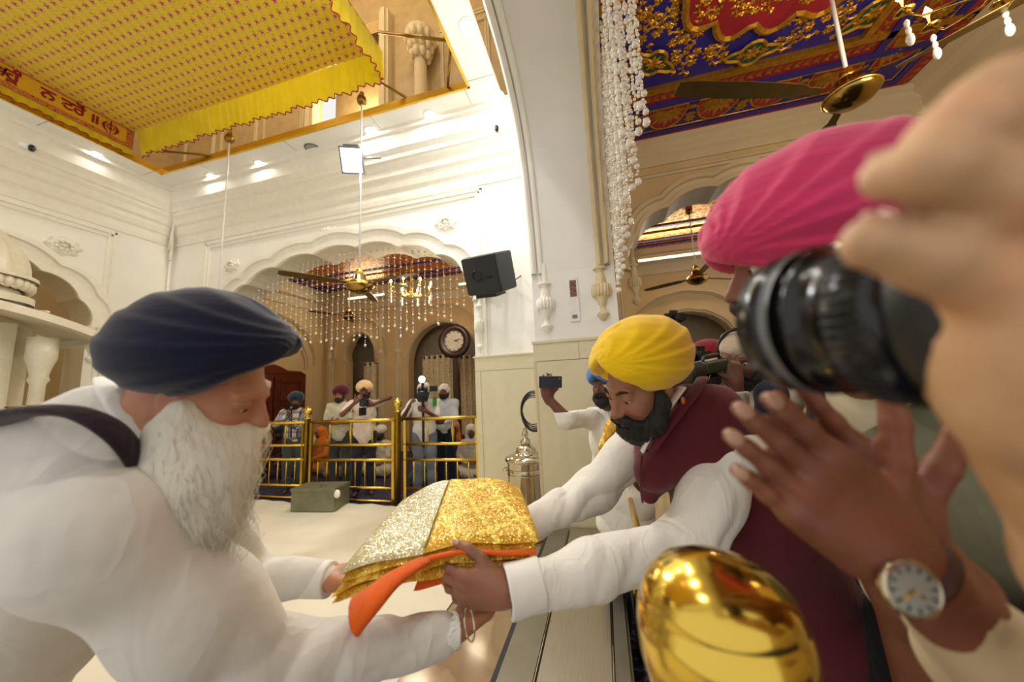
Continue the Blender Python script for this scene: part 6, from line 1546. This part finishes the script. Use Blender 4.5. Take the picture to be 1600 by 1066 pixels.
# ---------------------------------------------------------------- 5. man with blue turban raising a phone
def bust(name_label, hc, f, skin, turb, body, joints, wrap='turban', h=.009, bearded='hairblack', shoulders=None, sleeves=1., extra=None, footz=True):
    """waist-up figure with legs reaching the floor; joints: {'L':(sh,el,wr,d,n,side),...}"""
    R = frame(f); base = hc-R[2]*0; ff = nrm([f[0], f[1], 0]); s_ = np.array([ff[1], -ff[0], 0])
    ch = hc+[0, 0, -.33]-ff*.05; pv = hc+[0, 0, -.75]-ff*.08
    root = thing('person', name_label, 'person', (pv[0], pv[1], 0))
    pts = [hc, pv]+[p for j in joints.values() for p in j[:3]]
    lo = np.minimum.reduce(pts)-.28; hi = np.maximum.reduce(pts)+.28; lo[2] = 0.0
    S = Sdf(lo, hi, h); head_prims(S, hc, R, 1.); S.path([ch, pv], [.11, .12], k=.05, sq=(s_, 1.3)); S.cap(ch+[0, 0, .12]-s_*.14, ch+[0, 0, .12]+s_*.14, .05, k=.05)
    for j in joints.values():
        S.path(j[:3], [.045, .037, .025], k=.02); hand(S, j[2], j[3], j[4], j[5], 1., ((.35, .5, .4),)*4, k=.006)
    for s in (-1, 1): S.path([pv+s_*s*.09, [pv[0]+s_[0]*s*.1, pv[1]+s_[1]*s*.1, .06]], [.09, .045], k=.03)
    S.build('body', skin, root)
    G = Sdf(np.maximum(lo, [-99, -99, .5]), hi, h); G.path([ch, pv, pv-[0, 0, .12]], [.135, .14, .15], k=.06, sq=(s_, 1.35)); G.cap(ch+[0, 0, .13]-s_*.16, ch+[0, 0, .13]+s_*.16, .06, k=.05)
    for j in joints.values(): G.path([j[0], j[1], j[1]+(j[2]-j[1])*.9*sleeves] if sleeves > 0 else [j[0], j[0]+(j[1]-j[0])*.8], [.065, .055, .042] if sleeves > 0 else [.065, .06], k=.03)
    G.disp(lambda P: .005*folds(P, 5, (.5, .2, 1), 18)+.003*sins(P, 4, 18)); G.cutplane(hc+[0, 0, -.15]-R[1]*.03, (0, 0, 1)); G.build('shirt', body, root)
    T = Sdf(np.array([pv[0]-.25, pv[1]-.25, 0]), np.array([pv[0]+.25, pv[1]+.25, pv[2]]), .015)
    for s in (-1, 1): T.path([pv+s_*s*.08-[0, 0, .05], [pv[0]+s_[0]*s*.1, pv[1]+s_[1]*s*.1, .08]], [.11, .075], k=.03)
    T.build('trousers', 'trouser', root)
    eyes(hc, R, root, 1., detail=False)
    if wrap == 'turban': turban(hc, R, root, turb, h*.75, N=16)
    if bearded: beard(hc, R, root, bearded, h*.8, .02)
    return root, R, ch, pv, s_
hc = at(938, 602, 2.25); R0 = nrm([-.55, -.8, -.1]); sh = hc+np.array([.0, .0, -.22])+RT((-.16, 0, 0)); wr = at(856, 622, 2.1); el = at(886, 655, 2.05)
hc = at(948, 602, 2.25); sh = at(925, 655, 2.25)
bust('man in a white shirt and blue turban behind the yellow turban, raising a phone', hc, R0, 'skinB', 't_blue', 'shirtW', {'A': (sh, el, wr, RT((-.1, 1, 0)), RT((0, 0, 1)), RT((1, 0, 0))), 'B': (at(1010, 665, 2.3), at(1045, 740, 2.3), at(1050, 820, 2.25), RT((-.3, -1, 0)), RT((0, 0, 1)), RT((0, 0, 1)))}, sleeves=.45, h=.008)
o = MB(); c_ = at(860, 597, 2.03); Rq = frame(RT((0, 0, 1)), RT((0, 1, 0))); o.box((-.068, -.004, -.034), (.068, .004, .034), Rq.T, c_); o = o.build('smartphone', mat('dark_blue_phone', '1C2536', .3), None, c_); tag(o, 'dark blue phone held sideways in the raised hand left of the yellow turban', 'phone')
m = MB(); pl = c_+Rq[0]*.055+Rq[2]*.02-RT((0, 0, 1))*.005; m.ball(pl, .007, 10, 6); m.build('camera_lens', 'grey', o)
# gold embroidered shawl on a cream sleeve
hc = at(1000, 620, 1.75)
root, R, ch, pv, s_ = bust('person in a tan sleeve with a gold shawl, half hidden behind the yellow-turbaned man', at(1040, 605, 1.75), nrm([-.8, -.5, -.1]), 'skinB', 't_maroon', 'creamS', {'A': (at(965, 680, 1.7), at(952, 712, 1.65), at(985, 735, 1.6), RT((1, -.3, 0)), RT((0, 0, 1)), RT((-1, 0, 0)))}, h=.01)
G = Sdf(at(950, 670, 1.66)-.2, at(950, 670, 1.66)+.2, .006); G.path([at(975, 640, 1.66), at(955, 668, 1.6), at(940, 700, 1.57)], [.03, .028, .018], k=.02); G.disp(lambda P: .006*sins(P, 3, 90)); G.build('gold_shawl', 'seqgold', root)
# ---------------------------------------------------------------- 6. cameraman with wrapped cap, headphones
hc = at(1158, 566, 1.75)
wr = at(1150, 600, 1.6)
root, R, ch, pv, s_ = bust('cameraman in headphones and a knotted beige headcloth holding an olive camcorder to his face', hc, nrm(RT((-.75, -.2, -.8))), 'skinB', 't_white', 'cream_sh',
    {'A': (at(1185, 660, 1.75), at(1165, 690, 1.65), wr, RT((-.1, 1, .1)), RT((0, 0, 1)), RT((-1, 0, 0)))}, wrap=None, h=.007)
q = lambda x, y, z: hc+x*R[0]+y*R[1]+z*R[2]
S = Sdf(hc-.2, hc+.25, .0055); S.ell(q(0, -.01, .065), (.086, .106, .078), R); S.ell(q(.03, -.06, .13), (.05, .05, .025), R, k=.03); S.disp(lambda P: .004*folds(P, 3, R[2]+.3*R[1], 40)); 
sl, P = S._w(S.lo, S.lo+S.h*S.n); Lz = (P-hc)@R.T; S._u(sl, (Lz[..., 2]-(.032+.25*Lz[..., 1]*0)), .005, True); S.build('headcloth', cloth('beige_headcloth', 'B8A78C', fold=40), root)
m = MB(); m.tube([q(.1*math.sin(a), -.01, .02+.15*math.cos(a)) for a in np.linspace(-1.6, 1.6, 20)], .009, 8); m.build('headphone_band', 'black', root)
for sx in (-1, 1): MB().lathe([(.02, -.012), (.038, -.01), (.038, .012), (.028, .018)], q(sx*.095, -.005, .0), 20, R[0]*sx).build('headphone_cup', 'rubber', root)
M['ogreen'] = mat('olive_camcorder', '2F382A', .4)
cc = at(1112, 572, 1.6); Rc = frame(nrm(RT((-.9, -.1, -.45))), RT((0, 1, 0))); t = thing('camcorder', 'dark olive camcorder with handle in front of the man in headphones', 'camcorder', cc)
S = Sdf(cc-.25, cc+.25, .006); S.box(cc, (.035, .085, .03), Rc, .015); S.build('camera_body', 'ogreen', t)
MB().lathe([(.035, .09), (.045, .1), (.045, .16), (.05, .165), (.05, .19), (.035, .192)], cc-Rc[2]*.01, 20, Rc[1]).build('lens_barrel', 'black', t)
MB().tube([cc+Rc[2]*.02-Rc[1]*.07, cc+Rc[2]*.05-Rc[1]*.05, cc+Rc[2]*.05+Rc[1]*.05, cc+Rc[2]*.02+Rc[1]*.07], .008, 8).build('handle', 'ogreen', t)
MB().lathe([(.045, -.02), (.055, 0), (.045, .02)], cc-Rc[2]*.07+Rc[1]*.02, 20, Rc[0], cap=False).build('grip_strap', 'blackgloss', t)
MB().box((-.03, -.02, -.08), (.03, .06, -.045), Rc.T, cc).build('battery', 'black', t)
# 7. red turban behind, 8. green turban, 9. navy shirt, 10. distant raised hand with camera
bust('person in a dark red turban, only the turban showing behind the camcorder', at(1108, 570, 2.3), nrm([-.8, -.5, -.1]), 'skinB', 't_red', 'navy', {}, h=.01)
o = slr(at(1090, 560, 2.05), frame(nrm(RT((-1, 0, -.2))), RT((0, 1, 0))), 'small black camera between the yellow and dark red turbans')
bust('person in a dark green turban glimpsed between the camcorder and the navy shirt', at(1200, 590, 3.0), nrm([-.9, -.3, -.1]), 'skinB', 't_green', 'ivory', {}, h=.012)
bust('person in a navy shirt and light cap between the joined hands and the big lens', at(1300, 520, 1.42), nrm([-.9, -.3, -.1]), 'skinB', 't_navy', 'navy', {'A': (at(1205, 620, 1.45), at(1205, 720, 1.45), at(1290, 790, 1.4), RT((.5, -.5, 0)), RT((0, 0, 1)), RT((0, 1, 0)))}, h=.01)
hc = at(1062, 545, 3.6); bust('distant person raising a small camera above the yellow turban', hc, nrm([-.6, -.8, 0]), 'skinB', 't_teal', 'ivory', {'A': (hc+[-.15, 0, -.2], at(1040, 560, 3.5), at(1041, 512, 3.45), RT((.1, 1, 0)), RT((0, 0, 1)), RT((1, 0, 0)))}, h=.012)
slr(at(1052, 497, 3.4), frame(RT((0, 0, -1)), RT((0, 1, 0))), 'tiny raised camera just above the yellow turban')
